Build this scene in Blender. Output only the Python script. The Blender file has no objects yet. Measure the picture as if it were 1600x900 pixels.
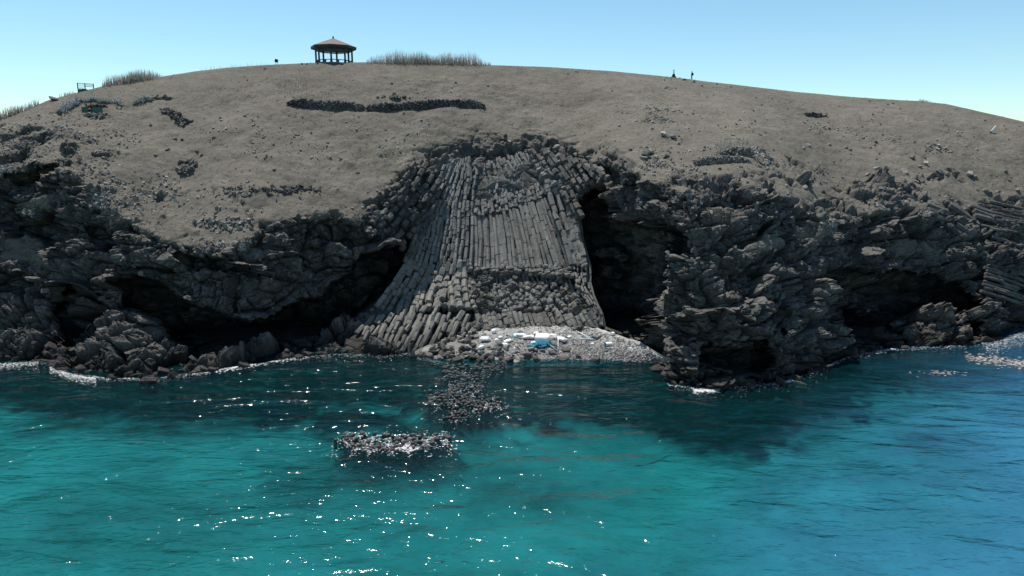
import bpy, bmesh, math, random
import numpy as np
from mathutils import Vector, Matrix, Quaternion
random.seed(7); RNG = np.random.default_rng(11)
SC = bpy.context.scene
COL = SC.collection

# ------------------------------------------------------------------ camera
F_PX, CAM_Z, PITCH = 1081.0, 27.0, math.radians(11)
cp, sp = math.cos(PITCH), math.sin(PITCH)
cam_d = bpy.data.cameras.new('camera'); cam = bpy.data.objects.new('camera', cam_d); COL.objects.link(cam)
cam.location = (0, 0, CAM_Z); cam.rotation_euler = (math.pi/2-PITCH, 0, 0)
cam_d.sensor_width = 36; cam_d.lens = 36*F_PX/1600; cam_d.clip_end = 20000; cam_d.clip_start = 0.5
SC.camera = cam

def unproj(px, py, y):
    """photo pixel + distance along Y -> world point (numpy)"""
    u = (np.asarray(px, float)-800)/F_PX; v = (450-np.asarray(py, float))/F_PX
    dy = cp+sp*v; t = y/dy
    return np.stack([u*t, np.broadcast_to(y, t.shape)*1.0, CAM_Z+t*(-sp+cp*v)], -1)
def unproj_z(px, py, z=0.0):
    u = (np.asarray(px, float)-800)/F_PX; v = (450-np.asarray(py, float))/F_PX
    dz = -sp+cp*v; t = (z-CAM_Z)/dz
    return np.stack([u*t, (cp+sp*v)*t, CAM_Z+t*dz], -1)
def proj(P):
    x = P[..., 0]; y = P[..., 1]; z = P[..., 2]-CAM_Z
    f = y*cp-z*sp; u = y*sp+z*cp
    return 800+F_PX*x/f, 450-F_PX*u/f

# ------------------------------------------------------------------ noise
def _h(i, j, k, s):
    n = (i.astype(np.uint32)*np.uint32(374761393) + j.astype(np.uint32)*np.uint32(668265263)
         + k.astype(np.uint32)*np.uint32(2246822519) + np.uint32(s*362437+17))
    n = (n ^ (n >> np.uint32(13)))*np.uint32(1274126177)
    n = (n ^ (n >> np.uint32(15)))*np.uint32(2654435761)
    n ^= n >> np.uint32(16)
    return n.astype(np.float32)*np.float32(1/4294967295.0)
def vnoise(p, s=0):
    q = np.floor(p).astype(np.int32); f = (p-q).astype(np.float32); f = f*f*f*(f*(f*6-15)+10)
    r = 0
    for a in (0, 1):
        wa = f[:, 0] if a else 1-f[:, 0]
        for b in (0, 1):
            wb = f[:, 1] if b else 1-f[:, 1]
            for c in (0, 1):
                wc = f[:, 2] if c else 1-f[:, 2]
                r = r+wa*wb*wc*_h(q[:, 0]+a, q[:, 1]+b, q[:, 2]+c, s)
    return r*2-1
def fbm(p, o=4, s=0):
    r = 0; a = 1.0; t = 0
    for i in range(o):
        r = r+a*vnoise(p*(2.03**i)+i*7.3, s+i); t += a; a *= .5
    return r/t
def blocks(p, s, tilt=.95):
    """angular rock noise: each cell a tilted facet with a crevice round it (about -1..1)"""
    q = np.floor(p).astype(np.int32); f = (p-q).astype(np.float32)
    n = len(p); d1 = np.full(n, 9, np.float32); d2 = d1.copy(); cid = np.zeros((n, 3), np.int32); cv = np.zeros((n, 3), np.float32)
    for a in (-1, 0, 1):
        for b in (-1, 0, 1):
            for c in (-1, 0, 1):
                i, j, k = q[:, 0]+a, q[:, 1]+b, q[:, 2]+c
                v = np.stack([a+_h(i, j, k, s)-f[:, 0], b+_h(i, j, k, s+1)-f[:, 1], c+_h(i, j, k, s+2)-f[:, 2]], -1)
                d = (v*v).sum(1)
                m = d < d1
                d2 = np.where(m, d1, np.minimum(d2, d))
                d1 = np.where(m, d, d1)
                cid[m] = np.stack([i, j, k], -1)[m]; cv[m] = v[m]
    d1 = np.sqrt(d1); d2 = np.sqrt(d2)
    i, j, k = cid.T
    hgt = _h(i, j, k, s+5)*2-1
    dr = np.stack([_h(i, j, k, s+6), _h(i, j, k, s+7), _h(i, j, k, s+8)], -1)*2-1
    crev = np.clip((d2-d1)*6.0, 0, 1)
    return hgt*.5 + tilt*(cv*dr).sum(1) + (crev-1)*.55, hgt

def smooth(a, k):
    if k < 1: return a
    ker = np.hanning(2*k+3)[1:-1]; ker /= ker.sum()
    return np.convolve(np.pad(a, k, mode='edge'), ker, mode='valid')
def sstep(a, b, x):
    t = np.clip((x-a)/(b-a), 0, 1); return t*t*(3-2*t)

# ------------------------------------------------------------------ image-space masks used to place the caves and dark hollows at their depth
OX, OY, MW, MH = 300, 0, 2200, 900
def polymask(poly, feather=3):
    m = np.zeros((MH, MW), np.float32)
    P = np.array(poly, float); P[:, 0] += OX
    x0, x1 = int(max(0, P[:, 0].min()-2)), int(min(MW, P[:, 0].max()+3)); y0, y1 = int(max(0, P[:, 1].min()-2)), int(min(MH, P[:, 1].max()+3))
    X, Y = np.meshgrid(np.arange(x0, x1), np.arange(y0, y1)); ins = np.zeros(X.shape, bool)
    for (ax, ay), (bx, by) in zip(P, np.roll(P, -1, 0)):
        if ay == by: continue
        c = ((ay > Y) != (by > Y)) & (X < (bx-ax)*(Y-ay)/(by-ay)+ax)
        ins ^= c
    m[y0:y1, x0:x1] = ins
    if feather:
        k = np.hanning(2*feather+3)[1:-1]; k /= k.sum()
        pd = feather*2+8; a0, a1 = max(0, y0-pd), min(MH, y1+pd); b0, b1 = max(0, x0-pd), min(MW, x1+pd)
        s = m[a0:a1, b0:b1]
        s = np.apply_along_axis(lambda r: np.convolve(r, k, 'same'), 0, s)
        s = np.apply_along_axis(lambda r: np.convolve(r, k, 'same'), 1, s)
        m[a0:a1, b0:b1] = s
    return m
def sample(m, px, py):
    xi = np.clip(px+OX, 0, MW-1.01); yi = np.clip(py, 0, MH-1.01)
    x0 = xi.astype(int); y0 = yi.astype(int); fx = xi-x0; fy = yi-y0
    return (m[y0, x0]*(1-fx)+m[y0, x0+1]*fx)*(1-fy)+(m[y0+1, x0]*(1-fx)+m[y0+1, x0+1]*fx)*fy

# ------------------------------------------------------------------ control curves of the island: base (waterline), mid cliff, cliff edge, skyline
BASE = [(-320,560,0),(-60,563,0),(0,565,0),(60,562,0),(110,580,0),(170,590,0),(250,589,0),(320,579,0),(400,567,0),(480,555,0),(530,551,0),(600,553,0),(650,547,.3),(700,531,1),(740,515,1.6),(850,512,1.6),(940,514,1.6),(1000,522,1.5),(1022,532,1.2),(1034,572,0),(1044,598,0),(1090,606,0),(1150,603,0),(1230,595,0),(1290,572,0),(1330,555,0),(1400,543,0),(1500,539,0),(1560,531,0),(1600,516,0),(1700,500,0),(1880,490,0)]
MID = [(-320,440,100),(0,455,97),(80,470,96),(120,540,88.5),(190,488,91),(240,520,88.5),(300,553,87.5),(400,549,92.5),(500,522,97),(560,500,99.5),(620,470,104),(680,440,107),(740,425,106.5),(830,420,106.5),(900,420,106),(935,420,103),(1000,440,97),(1036,480,84),(1090,480,79.5),(1150,470,81),(1230,470,84),(1290,480,90),(1350,500,95),(1420,482,99),(1500,490,99),(1560,470,103),(1600,440,107),(1880,420,112)]
EDGE = [(-320,290,106),(0,268,101),(90,262,99),(140,295,98),(200,345,95),(280,386,92.5),(380,378,92),(440,342,97),(500,330,101),(560,345,102),(600,312,107),(640,275,112),(700,250,117),(760,234,120),(830,233,120),(900,245,115),(960,256,101),(1030,288,91),(1080,300,87),(1170,290,91),(1230,312,93),(1300,345,97),(1400,325,105),(1500,330,111),(1600,350,113),(1880,370,118)]
SKY = [(-320,330,112),(-60,214,113),(0,189,115),(40,174,118),(75,158,120),(120,146,124),(160,136,127),(250,120,133),(300,112,135),(350,106,137),(430,101,140),(490,98.5,141),(560,97.5,142),(600,98,143),(700,101,146),(760,103,148),(850,106,151),(950,112,154),(1050,122,158),(1120,131,160),(1250,146,158),(1350,154,155),(1440,160,152),(1480,164,150),(1530,175,146),(1600,191,141),(1700,220,136),(1880,290,130)]
def curve(L, col, X, k):
    L = np.array(L, float); return smooth(np.interp(X, L[:, 0], L[:, col]), k)
XS = np.concatenate([np.arange(-300, -10, 6), np.arange(-10, 1008, 1.35), np.arange(1008, 1052, .4), np.arange(1052, 1610, 1.35), np.arange(1612, 1870, 6)])
NC = len(XS)
XF = np.arange(-320, 1881, 1.0)
def cv(L, col, k): return np.interp(XS, XF, curve(L, col, XF, k))
w_py, w_z = cv(BASE, 1, 5), cv(BASE, 2, 5)
PW = unproj_z(XS, w_py, w_z)
PM = unproj(XS, cv(MID, 1, 9), cv(MID, 2, 9))
PE = unproj(XS, cv(EDGE, 1, 14), cv(EDGE, 2, 14))
PS = unproj(XS, cv(SKY, 1, 12)-3.5, cv(SKY, 2, 25))
rows = []; sec = []
def lerp(a, b, t): return a+(b-a)*t
PK = PW+np.array([0, -2.2, -4.5])
for t in np.linspace(0, 1, 14)[:-1]: rows.append(lerp(PK, PW, t)); sec.append(0)
for t in np.linspace(0, 1, 120)[:-1]: rows.append(lerp(PW, PM, t)); sec.append(1+t)
for t in np.linspace(0, 1, 225)[:-1]:
    P = lerp(PM, PE, t); rows.append(P); sec.append(2+t)
for t in np.linspace(0, 1, 210):
    tt = t**1.15
    P = lerp(PE, PS, tt); P[:, 2] += .9*4*tt*(1-tt)
    rows.append(P); sec.append(3+t)
N_FRONT = len(rows)
for t in np.linspace(0, 1, 26)[1:]:
    P = PS+np.array([0, 70*t, 0]); P[:, 2] = PS[:, 2]+1.2*math.sin(min(1, t*4)*math.pi)*.0-PS[:, 2]*1.08*t**1.6-.25*min(1, t*8)
    rows.append(P); sec.append(4+t)
G0 = np.stack(rows, 0); NR = len(rows); SEC = np.repeat(np.array(sec)[:, None], NC, 1)
# soften the kinks between sections
for _ in range(10):
    G0[2:-2] = G0[2:-2]*.5+.25*(G0[1:-3]+G0[3:-1])
px0, py0 = proj(G0.reshape(-1, 3)); px0 = px0.reshape(NR, NC); py0 = py0.reshape(NR, NC)
dU = np.gradient(G0, axis=1); dV = np.gradient(G0, axis=0)
NRM = np.cross(dU, dV); NRM /= np.linalg.norm(NRM, axis=2, keepdims=True)+1e-9
def surf(px, py):
    """smooth base surface under a photo pixel"""
    c = int(np.clip(np.searchsorted(XS, px), 1, NC-1)); a = py0[:N_FRONT, c][::-1]; o = np.argsort(a)
    y = np.interp(py, a[o], G0[:N_FRONT, c, 1][::-1][o])
    return Vector(unproj(px, py, y))
def surf_n(px, py):
    a, b, c = surf(px, py), surf(px+4, py), surf(px, py-4)
    n = (b-a).cross(c-a).normalized()
    return n if n.y < .2 else -n

CAVES = [  # polygon, depth in metres, feather
 ([(-300,275),(0,277),(60,258),(92,254),(96,262),(62,272),(28,290),(12,312),(14,345),(0,350),(-300,350)], 5, 3),
 ([(8,338),(30,332),(60,344),(84,330),(98,352),(94,384),(74,392),(60,372),(30,362),(10,356)], 4, 3),
 ([(-300,412),(0,414),(26,426),(46,432),(30,452),(0,458),(-300,455)], 4, 3),
 ([(84,447),(112,440),(150,462),(172,490),(150,528),(120,549),(98,540),(84,508)], 8, 3),
 ([(176,440),(205,430),(249,438),(284,469),(330,482),(364,497),(408,501),(436,488),(470,470),(500,468),(516,440),(548,428),(566,396),(610,388),(644,372),(650,392),(636,424),(616,450),(570,486),(530,512),(500,522),(484,546),(430,550),(380,545),(340,548),(300,550),(262,532),(240,500),(205,482),(184,478)], 14, 4),
 ([(272,396),(320,400),(366,406),(400,410),(392,424),(340,420),(284,416)], 3.0, 2),
 ([(128,352),(170,356),(182,378),(160,392),(138,372)], 2.5, 2),
 ([(480,350),(520,346),(560,360),(590,376),(560,386),(520,378),(488,372)], 2.5, 3),
 ([(896,330),(910,318),(932,300),(961,318),(965,342),(1000,352),(1040,352),(1064,364),(1047,384),(1041,432),(1028,434),(1018,468),(1027,500),(1022,527),(1000,522),(950,512),(936,500),(926,470),(908,429),(898,392)], 15, 4),
 ([(636,462),(655,472),(700,484),(745,486),(744,497),(700,496),(655,492),(640,480)], 2.0, 2),
 ([(752,342),(775,338),(800,330),(830,318),(853,306),(893,410),(860,418),(800,420),(748,416)], .45, 9),
 ([(1044,500),(1085,492),(1122,484),(1126,512),(1104,532),(1085,528),(1060,540),(1046,530)], 2.5, 4),
 ([(1088,556),(1119,537),(1143,546),(1170,534),(1205,526),(1212,556),(1205,578),(1176,592),(1147,583),(1096,568)], 6, 3),
 ([(1206,470),(1236,470),(1240,500),(1222,530),(1206,520)], 3, 3),
 ([(1298,428),(1332,416),(1376,428),(1412,416),(1448,426),(1480,424),(1508,436),(1532,464),(1520,484),(1490,490),(1470,470),(1440,476),(1412,496),(1396,500),(1420,532),(1380,543),(1345,543),(1316,526),(1300,490)], 13, 4),
 ([(1514,500),(1540,494),(1536,528),(1522,527)], 4, 2),
 ([(1205,338),(1229,344),(1236,358),(1212,356)], 1.5, 2),
 ([(1146,388),(1180,366),(1197,342),(1202,348),(1188,372),(1154,394)], 1.6, 2),
]
LEDGES = [([(936,388),(962,386),(988,404),(975,412),(940,404)], 6), ([(930,410),(956,418),(976,430),(960,436),(934,426)], 6), ([(548,480),(575,462),(590,462),(562,482)], 6), ([(560,440),(590,430),(604,438),(572,452)], 6), ([(1330,480),(1352,478),(1360,490),(1336,496)], 5)]
push = np.zeros((MH, MW), np.float32)
for poly, d, f in CAVES: push = np.maximum(push, d*polymask(poly, f))
for poly, d in LEDGES: push = push-np.minimum(push, d*polymask(poly, 3))
wn = G0.reshape(-1, 3).astype(np.float32)
wx = 7*fbm(wn/3.0, 3, 40)+3*vnoise(wn/.7, 44); wy = 7*fbm(wn/3.0, 3, 50)+3*vnoise(wn/.7, 54)
PUSH = sample(push, px0.ravel()+wx, py0.ravel()+wy).reshape(NR, NC)
PUSH *= np.clip((SEC-.95)/.1, 0, 1)*(SEC < 3.9)
zb = unproj_z(px0.ravel(), np.maximum(py0.ravel(), 300), .5)[:, 1].reshape(NR, NC)
ylim = np.where(py0 > 300, zb, 1e6)
yn = np.minimum(G0[..., 1]+PUSH, np.maximum(G0[..., 1], ylim))
G1 = G0.copy()
mk = PUSH > .01
G1[mk] = unproj(px0[mk], py0[mk], yn[mk])

# ---- where bare rock shows
rough = fbm(wn/4.0, 4, 3).reshape(NR, NC); rough2 = fbm(wn/1.3, 3, 9).reshape(NR, NC); rough3 = fbm(wn/11., 3, 13).reshape(NR, NC)
edge_py = cv(EDGE, 1, 14)[None, :]
dist = py0-edge_py                      # >0 below the edge
ROCK = sstep(-14, 16, dist+34*rough+20*rough2)
right = sstep(1130, 1280, px0)*sstep(-150, -10, dist)*sstep(.10, .40, rough+rough3*.5+.25*sstep(-80, 0, dist))
left = sstep(470, 260, px0)*sstep(-130, -5, dist)*sstep(.04, .32, rough+rough3*.4+.15*sstep(-50, 0, dist))
cen = sstep(560, 660, px0)*sstep(1040, 940, px0)*sstep(-42, -2, dist)*sstep(-.1, .3, rough+.5*rough2+.2)
mid_r = sstep(1000, 1060, px0)*sstep(1260, 1180, px0)*sstep(-45, -2, dist)*sstep(0., .35, rough+.4*rough2+.12)
ROCK = np.clip(np.maximum.reduce([ROCK, right, left, cen, mid_r]), 0, 1)
# grassy shelves inside the cliff
SHELF = [[(130,300),(240,300),(250,345),(235,378),(200,350),(150,330)], [(150,262),(300,262),(300,300),(160,300)], [(20,315),(80,300),(70,330),(25,325)], [(240,345),(380,330),(400,360),(360,388),(280,388),(235,370)], [(1148,396),(1200,362),(1235,372),(1215,392),(1170,402)], [(1240,345),(1300,340),(1310,370),(1260,385)], [(0,360),(60,376),(75,410),(0,408)], [(1090,322),(1140,318),(1180,345),(1120,345)], [(1395,372),(1440,372),(1470,395),(1410,398)], [(745,248),(845,255),(850,305),(735,312)], [(760,432),(880,430),(905,480),(760,490)]]
for i, poly in enumerate(SHELF):
    m = sample(polymask(poly, 6), px0.ravel()+1.3*wx, py0.ravel()+1.3*wy).reshape(NR, NC)
    ROCK *= 1-m*(.8 if i < 9 else (.3, .3)[i-9])
ROCK = np.where(SEC < 1.3, np.maximum(ROCK, .9), ROCK); ROCK = np.where(SEC > 3.95, ROCK*.0, ROCK)
lowt = sample(polymask([(742,428),(890,424),(928,486),(742,488)], 6), px0.ravel(), py0.ravel()).reshape(NR, NC); upt = sample(polymask([(738,236),(850,240),(852,300),(738,306)], 6), px0.ravel(), py0.ravel()).reshape(NR, NC)
fanm = sample(polymask([(690,250),(735,236),(850,240),(885,270),(915,400),(945,512),(745,512),(700,530),(540,548),(530,540),(600,470),(640,410),(665,320)], 5), px0.ravel(), py0.ravel()).reshape(NR, NC)

fanm = fanm*(1-.9*lowt)*(1-.35*upt)
# ---- displacement
sel = (SEC < 4.0)
P = G1[sel].astype(np.float32); Rk = ROCK[sel]; fm = fanm[sel]; pxs = px0[sel]
strat = np.where((pxs > 1000) | (pxs < 300), 1.7, 1.15).astype(np.float32)
Q = P*np.stack([np.ones_like(strat), np.ones_like(strat), strat], -1)
Q = Q+.45*np.stack([vnoise(P/2.4, 70), vnoise(P/2.4, 71), vnoise(P/2.4, 72)], -1).astype(np.float32)
b0, h0 = blocks(Q/np.array([6.5, 6.5, 5.0], np.float32), 90, 1.0); b1, h1 = blocks(Q/2.7, 100); b2, h2 = blocks(Q/1.15, 120, .8); b3, h3 = blocks(Q/.5, 140, .7)
disp = 1.0*fbm(P/6., 2, 20)+1.9*b0+1.05*b1+.34*b2+.10*b3
disp = disp*Rk*(1-.82*fm)-.30*fm*Rk
und = .75*fbm(P/8., 3, 60)+.20*fbm(P/2.2, 3, 64)+.09*fbm(P/.6, 2, 66)
fade = np.clip((4.0-SEC[sel])/.25, 0.12, 1)
disp = disp*fade+und*(1-Rk)*fade
N = NRM[sel]
G2 = G1.copy(); G2[sel] = P+N*disp[:, None]
TINT = np.full((NR, NC), .5, np.float32); TINT[sel] = .5+.22*h2+.16*h1+.12*h3

# ------------------------------------------------------------------ mesh helpers
def new_mesh(name, V, Fq, mat=None, smooth_=False, parent=None, attrs=None):
    V = np.ascontiguousarray(V, np.float32); Fq = np.ascontiguousarray(Fq, np.int32)
    me = bpy.data.meshes.new(name); n = Fq.shape[1]
    me.vertices.add(len(V)); me.vertices.foreach_set('co', V.ravel())
    me.loops.add(Fq.size); me.loops.foreach_set('vertex_index', Fq.ravel())
    me.polygons.add(len(Fq)); me.polygons.foreach_set('loop_start', np.arange(0, Fq.size, n, dtype=np.int32))
    me.polygons.foreach_set('loop_total', np.full(len(Fq), n, np.int32))
    me.update(calc_edges=True)
    me.polygons.foreach_set('use_smooth', np.full(len(Fq), smooth_, bool))
    for k, v in (attrs or {}).items():
        a = me.attributes.new(k, 'FLOAT', 'POINT'); a.data.foreach_set('value', np.ascontiguousarray(v, np.float32).ravel())
    if mat: me.materials.append(mat)
    o = bpy.data.objects.new(name, me); COL.objects.link(o)
    if parent: o.parent = parent
    return o
def tag(o, label=None, cat=None, group=None, kind=None):
    if label: o['label'] = label
    if cat: o['category'] = cat
    if group: o['group'] = group
    if kind: o['kind'] = kind
    return o
def empty(name, loc, rz=0):
    o = bpy.data.objects.new(name, None); COL.objects.link(o); o.location = loc; o.rotation_euler = (0, 0, rz); o.empty_display_size = .3; return o
class MB:
    """collects shapes; build() links them as one mesh object"""
    def __init__(s): s.bm = bmesh.new()
    def box(s, c, d, rot=None, bev=0):
        r = bmesh.ops.create_cube(s.bm, size=1); M = Matrix.Translation(c) @ (rot.to_4x4() if rot else Matrix()) @ Matrix.Diagonal((*d, 1))
        bmesh.ops.transform(s.bm, matrix=M, verts=r['verts'])
        if bev:
            es = list({e for v in r['verts'] for e in v.link_edges}); bmesh.ops.bevel(s.bm, geom=es, offset=bev, segments=2, affect='EDGES')
        return s
    def tube(s, pts, r, n=8, r2=None):
        pts = [Vector(p) for p in pts]; rings = []
        for i, p in enumerate(pts):
            d = (pts[min(i+1, len(pts)-1)]-pts[max(i-1, 0)]).normalized(); q = d.to_track_quat('Z', 'Y')
            rr = r if r2 is None else r+(r2-r)*i/(len(pts)-1)
            rings.append([s.bm.verts.new(p+q @ Vector((math.cos(a)*rr, math.sin(a)*rr, 0))) for a in [2*math.pi*k/n for k in range(n)]])
        for a, b in zip(rings, rings[1:]):
            for k in range(n): s.bm.faces.new((a[k], a[(k+1) % n], b[(k+1) % n], b[k]))
        s.bm.faces.new(rings[0][::-1]); s.bm.faces.new(rings[-1]); return s
    def lathe(s, prof, n=8, ph=0, c=(0, 0, 0)):
        rings = []; c = Vector(c)
        for r, z in prof:
            rings.append([s.bm.verts.new(c+Vector((r*math.cos(ph+2*math.pi*k/n), r*math.sin(ph+2*math.pi*k/n), z))) for k in range(n)])
        for a, b in zip(rings, rings[1:]):
            for k in range(n): s.bm.faces.new((a[k], a[(k+1) % n], b[(k+1) % n], b[k]))
        s.bm.faces.new(rings[0][::-1]); s.bm.faces.new(rings[-1]); return s
    def blob(s, c, d, rot=None, sub=2, jit=.0):
        r = bmesh.ops.create_icosphere(s.bm, subdivisions=sub, radius=.5)
        for v in r['verts']: v.co *= 1+jit*(random.random()-.5)
        bmesh.ops.transform(s.bm, matrix=Matrix.Translation(c) @ (rot.to_4x4() if rot else Matrix()) @ Matrix.Diagonal((*d, 1)), verts=r['verts']); return s
    def build(s, name, mat, parent=None, smooth_=False):
        bmesh.ops.recalc_face_normals(s.bm, faces=s.bm.faces)
        me = bpy.data.meshes.new(name); s.bm.to_mesh(me); s.bm.free()
        if smooth_: me.polygons.foreach_set('use_smooth', np.ones(len(me.polygons), bool))
        me.materials.append(mat); o = bpy.data.objects.new(name, me); COL.objects.link(o)
        if parent: o.parent = parent
        return o

# ------------------------------------------------------------------ materials
class NT:
    def __init__(s, name):
        s.m = bpy.data.materials.new(name); s.m.use_nodes = True; s.t = s.m.node_tree; s.t.nodes.clear()
        s.out = s.n('ShaderNodeOutputMaterial')
    def n(s, ty, **kw):
        nd = s.t.nodes.new(ty)
        for k, v in kw.items():
            if k[0] == '_': nd.inputs[k[1:]].default_value = v
            else: setattr(nd, k, v)
        return nd
    def l(s, a, b): s.t.links.new(a, b)
    def noise(s, scale, detail=4, rough=.55, vec=None, dist=0):
        nd = s.n('ShaderNodeTexNoise', _Scale=scale, _Detail=detail, _Roughness=rough, _Distortion=dist)
        s.l(vec if vec else s.pos(), nd.inputs['Vector']); return nd.outputs[0]
    def pos(s):
        if not hasattr(s, 'g'): s.g = s.n('ShaderNodeNewGeometry').outputs['Position']
        return s.g
    def ramp(s, f, stops, mode='LINEAR'):
        r = s.n('ShaderNodeValToRGB'); r.color_ramp.interpolation = mode; e = r.color_ramp.elements
        while len(e) < len(stops): e.new(.5)
        for x, (p, c) in zip(e, stops): x.position = p; x.color = (*c, 1) if len(c) == 3 else c
        s.l(f, r.inputs[0]); return r.outputs[0]
    def mix(s, f, a, b, bt='MIX'):
        m = s.n('ShaderNodeMix', data_type='RGBA', blend_type=bt)
        for v, i in ((f, 0), (a, 6), (b, 7)):
            if hasattr(v, 'links') or isinstance(v, bpy.types.NodeSocket): s.l(v, m.inputs[i])
            else: m.inputs[i].default_value = v if i == 0 else (*v, 1)
        return m.outputs[2]
    def math(s, op, a, b=0, clamp=False):
        m = s.n('ShaderNodeMath', operation=op, use_clamp=clamp)
        for v, i in ((a, 0), (b, 1)):
            if isinstance(v, bpy.types.NodeSocket): s.l(v, m.inputs[i])
            else: m.inputs[i].default_value = v
        return m.outputs[0]
    def attr(s, k): return s.n('ShaderNodeAttribute', attribute_name=k).outputs['Fac']
    def bump(s, h, strength, dist, normal=None):
        b = s.n('ShaderNodeBump', _Strength=strength, _Distance=dist); s.l(h, b.inputs['Height'])
        if normal: s.l(normal, b.inputs['Normal'])
        return b.outputs[0]
    def pbr(s, col, rough=.9, spec=.2, normal=None, **kw):
        p = s.n('ShaderNodeBsdfPrincipled', _Roughness=rough); p.inputs['Specular IOR Level'].default_value = spec
        if isinstance(col, bpy.types.NodeSocket): s.l(col, p.inputs['Base Color'])
        else: p.inputs['Base Color'].default_value = (*col, 1)
        if normal: s.l(normal, p.inputs['Normal'])
        s.l(p.outputs[0], s.out.inputs[0]); return s.m

def rock_color(t, lo=(.019, .0182, .017), hi=(.140, .133, .122)):
    a = t.noise(.35, 5, .6); b = t.noise(3.5, 5, .65)
    v = t.math('ADD', t.math('MULTIPLY', a, .45), t.math('MULTIPLY', b, .55))
    base = t.ramp(v, [(.33, lo), (.5, tuple((x+y)/2 for x, y in zip(lo, hi))), (.68, hi)])
    ti = t.math('ADD', t.math('MULTIPLY', t.attr('tint'), 1.0), .5)
    c = t.n('ShaderNodeCombineColor')
    for i in range(3): t.l(ti, c.inputs[i])
    return t.mix(1.0, base, c.outputs[0], 'MULTIPLY')
def wet(t, col):
    z = t.n('ShaderNodeSeparateXYZ'); t.l(t.pos(), z.inputs[0])
    w = t.math('ADD', z.outputs[2], t.math('MULTIPLY', t.noise(.6, 3), -1.6))
    f = t.ramp(t.math('MULTIPLY', w, .4), [(.0, (0.40,)*3), (.8, (1.,)*3)])
    return t.mix(1.0, col, f, 'MULTIPLY')
def make_rock(name, lo=(.019, .0182, .017), hi=(.140, .133, .122), bump_d=.12, wet_=True):
    t = NT(name); c = rock_color(t, lo, hi)
    if wet_: c = wet(t, c)
    nb = t.bump(t.noise(5, 8, .7), .8, bump_d); return t.pbr(c, .88, .25, nb)
def grass_col(t):
    st = t.n('ShaderNodeMapping'); st.inputs['Scale'].default_value = (.6, .6, 1.5); t.l(t.pos(), st.inputs[0])
    a = t.noise(.07, 5, .6); b = t.noise(.7, 6, .65, st.outputs[0]); c = t.noise(3.6, 5, .75, st.outputs[0])
    v = t.math('ADD', t.math('ADD', t.math('MULTIPLY', a, .28), t.math('MULTIPLY', b, .30)), t.math('MULTIPLY', c, .42))
    col = t.ramp(v, [(.36, (.050, .045, .037)), (.47, (.094, .085, .070)), (.56, (.122, .111, .092)), (.66, (.180, .166, .141))])
    sp_ = t.ramp(t.noise(2.2, 3, .6), [(.68, (0, 0, 0)), (.74, (1, 1, 1))])
    return t.mix(t.math('MULTIPLY', sp_, .5), col, (.25, .24, .22))
def make_terrain():
    t = NT('rock_and_dry_grass'); rc = wet(t, rock_color(t)); gc = grass_col(t)
    m = t.math('ADD', t.attr('rock'), t.math('MULTIPLY', t.math('SUBTRACT', t.noise(1.7, 5, .7), .5), 1.1))
    m = t.ramp(m, [(.36, (0, 0, 0)), (.52, (1, 1, 1))])
    h = t.noise(6, 8, .72); nb = t.bump(h, .7, .09)
    return t.pbr(t.mix(m, gc, rc), .92, .15, nb)
M_TERR = make_terrain()
M_ROCK = make_rock('dark_basalt')
M_STONE = make_rock('weathered_stone', (.075, .071, .064), (.25, .236, .21), .08, False)
M_COLUMN2 = make_rock('dark_column_basalt', (.030, .029, .027), (.125, .118, .107), .1)
M_COLUMN = make_rock('column_basalt', (.075, .072, .066), (.215, .205, .188), .07)
M_PEBBLE = make_rock('grey_pebbles', (.26, .255, .245), (.62, .61, .59), .05)
def plain(name, col, rough=.6, spec=.3, var=.25, sc=6, bump=.0):
    t = NT(name); v = t.noise(sc, 4, .6)
    c = t.ramp(v, [(.3, tuple(x*(1-var) for x in col)), (.7, tuple(min(1, x*(1+var*.6)) for x in col))])
    return t.pbr(c, rough, spec, t.bump(t.noise(sc*3, 4), .5, bump) if bump else None)
M_ROOF = plain('roof_shingle', (.16, .13, .105), .85, .2, .3, 4, .03)
M_POST = plain('dark_green_wood', (.022, .040, .042), .6, .3, .3)
M_FASC = plain('dark_wood', (.030, .036, .036), .7)
M_FLOOR = plain('concrete', (.25, .24, .22), .9)
M_GREEN = plain('green_paint', (.035, .105, .075), .6)
M_DGREEN = plain('teal_steel', (.02, .07, .075), .5)
M_DARK = plain('dark_board', (.015, .028, .035), .95, 0)
M_WHITE = plain('white_foam', (.78, .79, .79), .7, .3, .12, 5, .02)
M_WHITE2 = plain('weathered_white_paint', (.68, .68, .66), .7, .3, .2)
M_BLUE = plain('blue_net', (.05, .33, .47), .8, .2, .45, 14)
M_LBLUE = plain('pale_blue_plastic', (.38, .56, .66), .5, .4, .15)
M_TEAL = plain('teal_plastic', (.01, .16, .17), .5, .4)
M_WOOD = plain('driftwood', (.42, .39, .34), .85, .2, .3)
def leafy(name, col, var=.4, sc=1.5):
    t = NT(name); v = t.noise(sc, 4, .6); c = t.ramp(v, [(.3, tuple(x*(1-var) for x in col)), (.7, tuple(x*(1+var*.6) for x in col))])
    d = t.n('ShaderNodeBsdfDiffuse'); tl = t.n('ShaderNodeBsdfTranslucent'); mx_ = t.n('ShaderNodeMixShader', ); mx_.inputs[0].default_value = .45
    t.l(c, d.inputs[0]); t.l(c, tl.inputs[0]); t.l(d.outputs[0], mx_.inputs[1]); t.l(tl.outputs[0], mx_.inputs[2]); t.l(mx_.outputs[0], t.out.inputs[0]); return t.m
M_REED = leafy('dry_reed', (.42, .385, .325))
M_REED2 = leafy('grey_green_reed', (.36, .345, .295))
M_TUFT = leafy('dry_tuft', (.30, .275, .235), .5, 2)
M_AGAVE = plain('agave_leaf', (.33, .37, .37), .6, .3, .5, 3)
M_FOAM = plain('sea_foam', (.52, .54, .54), .8, .2, .35)
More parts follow.
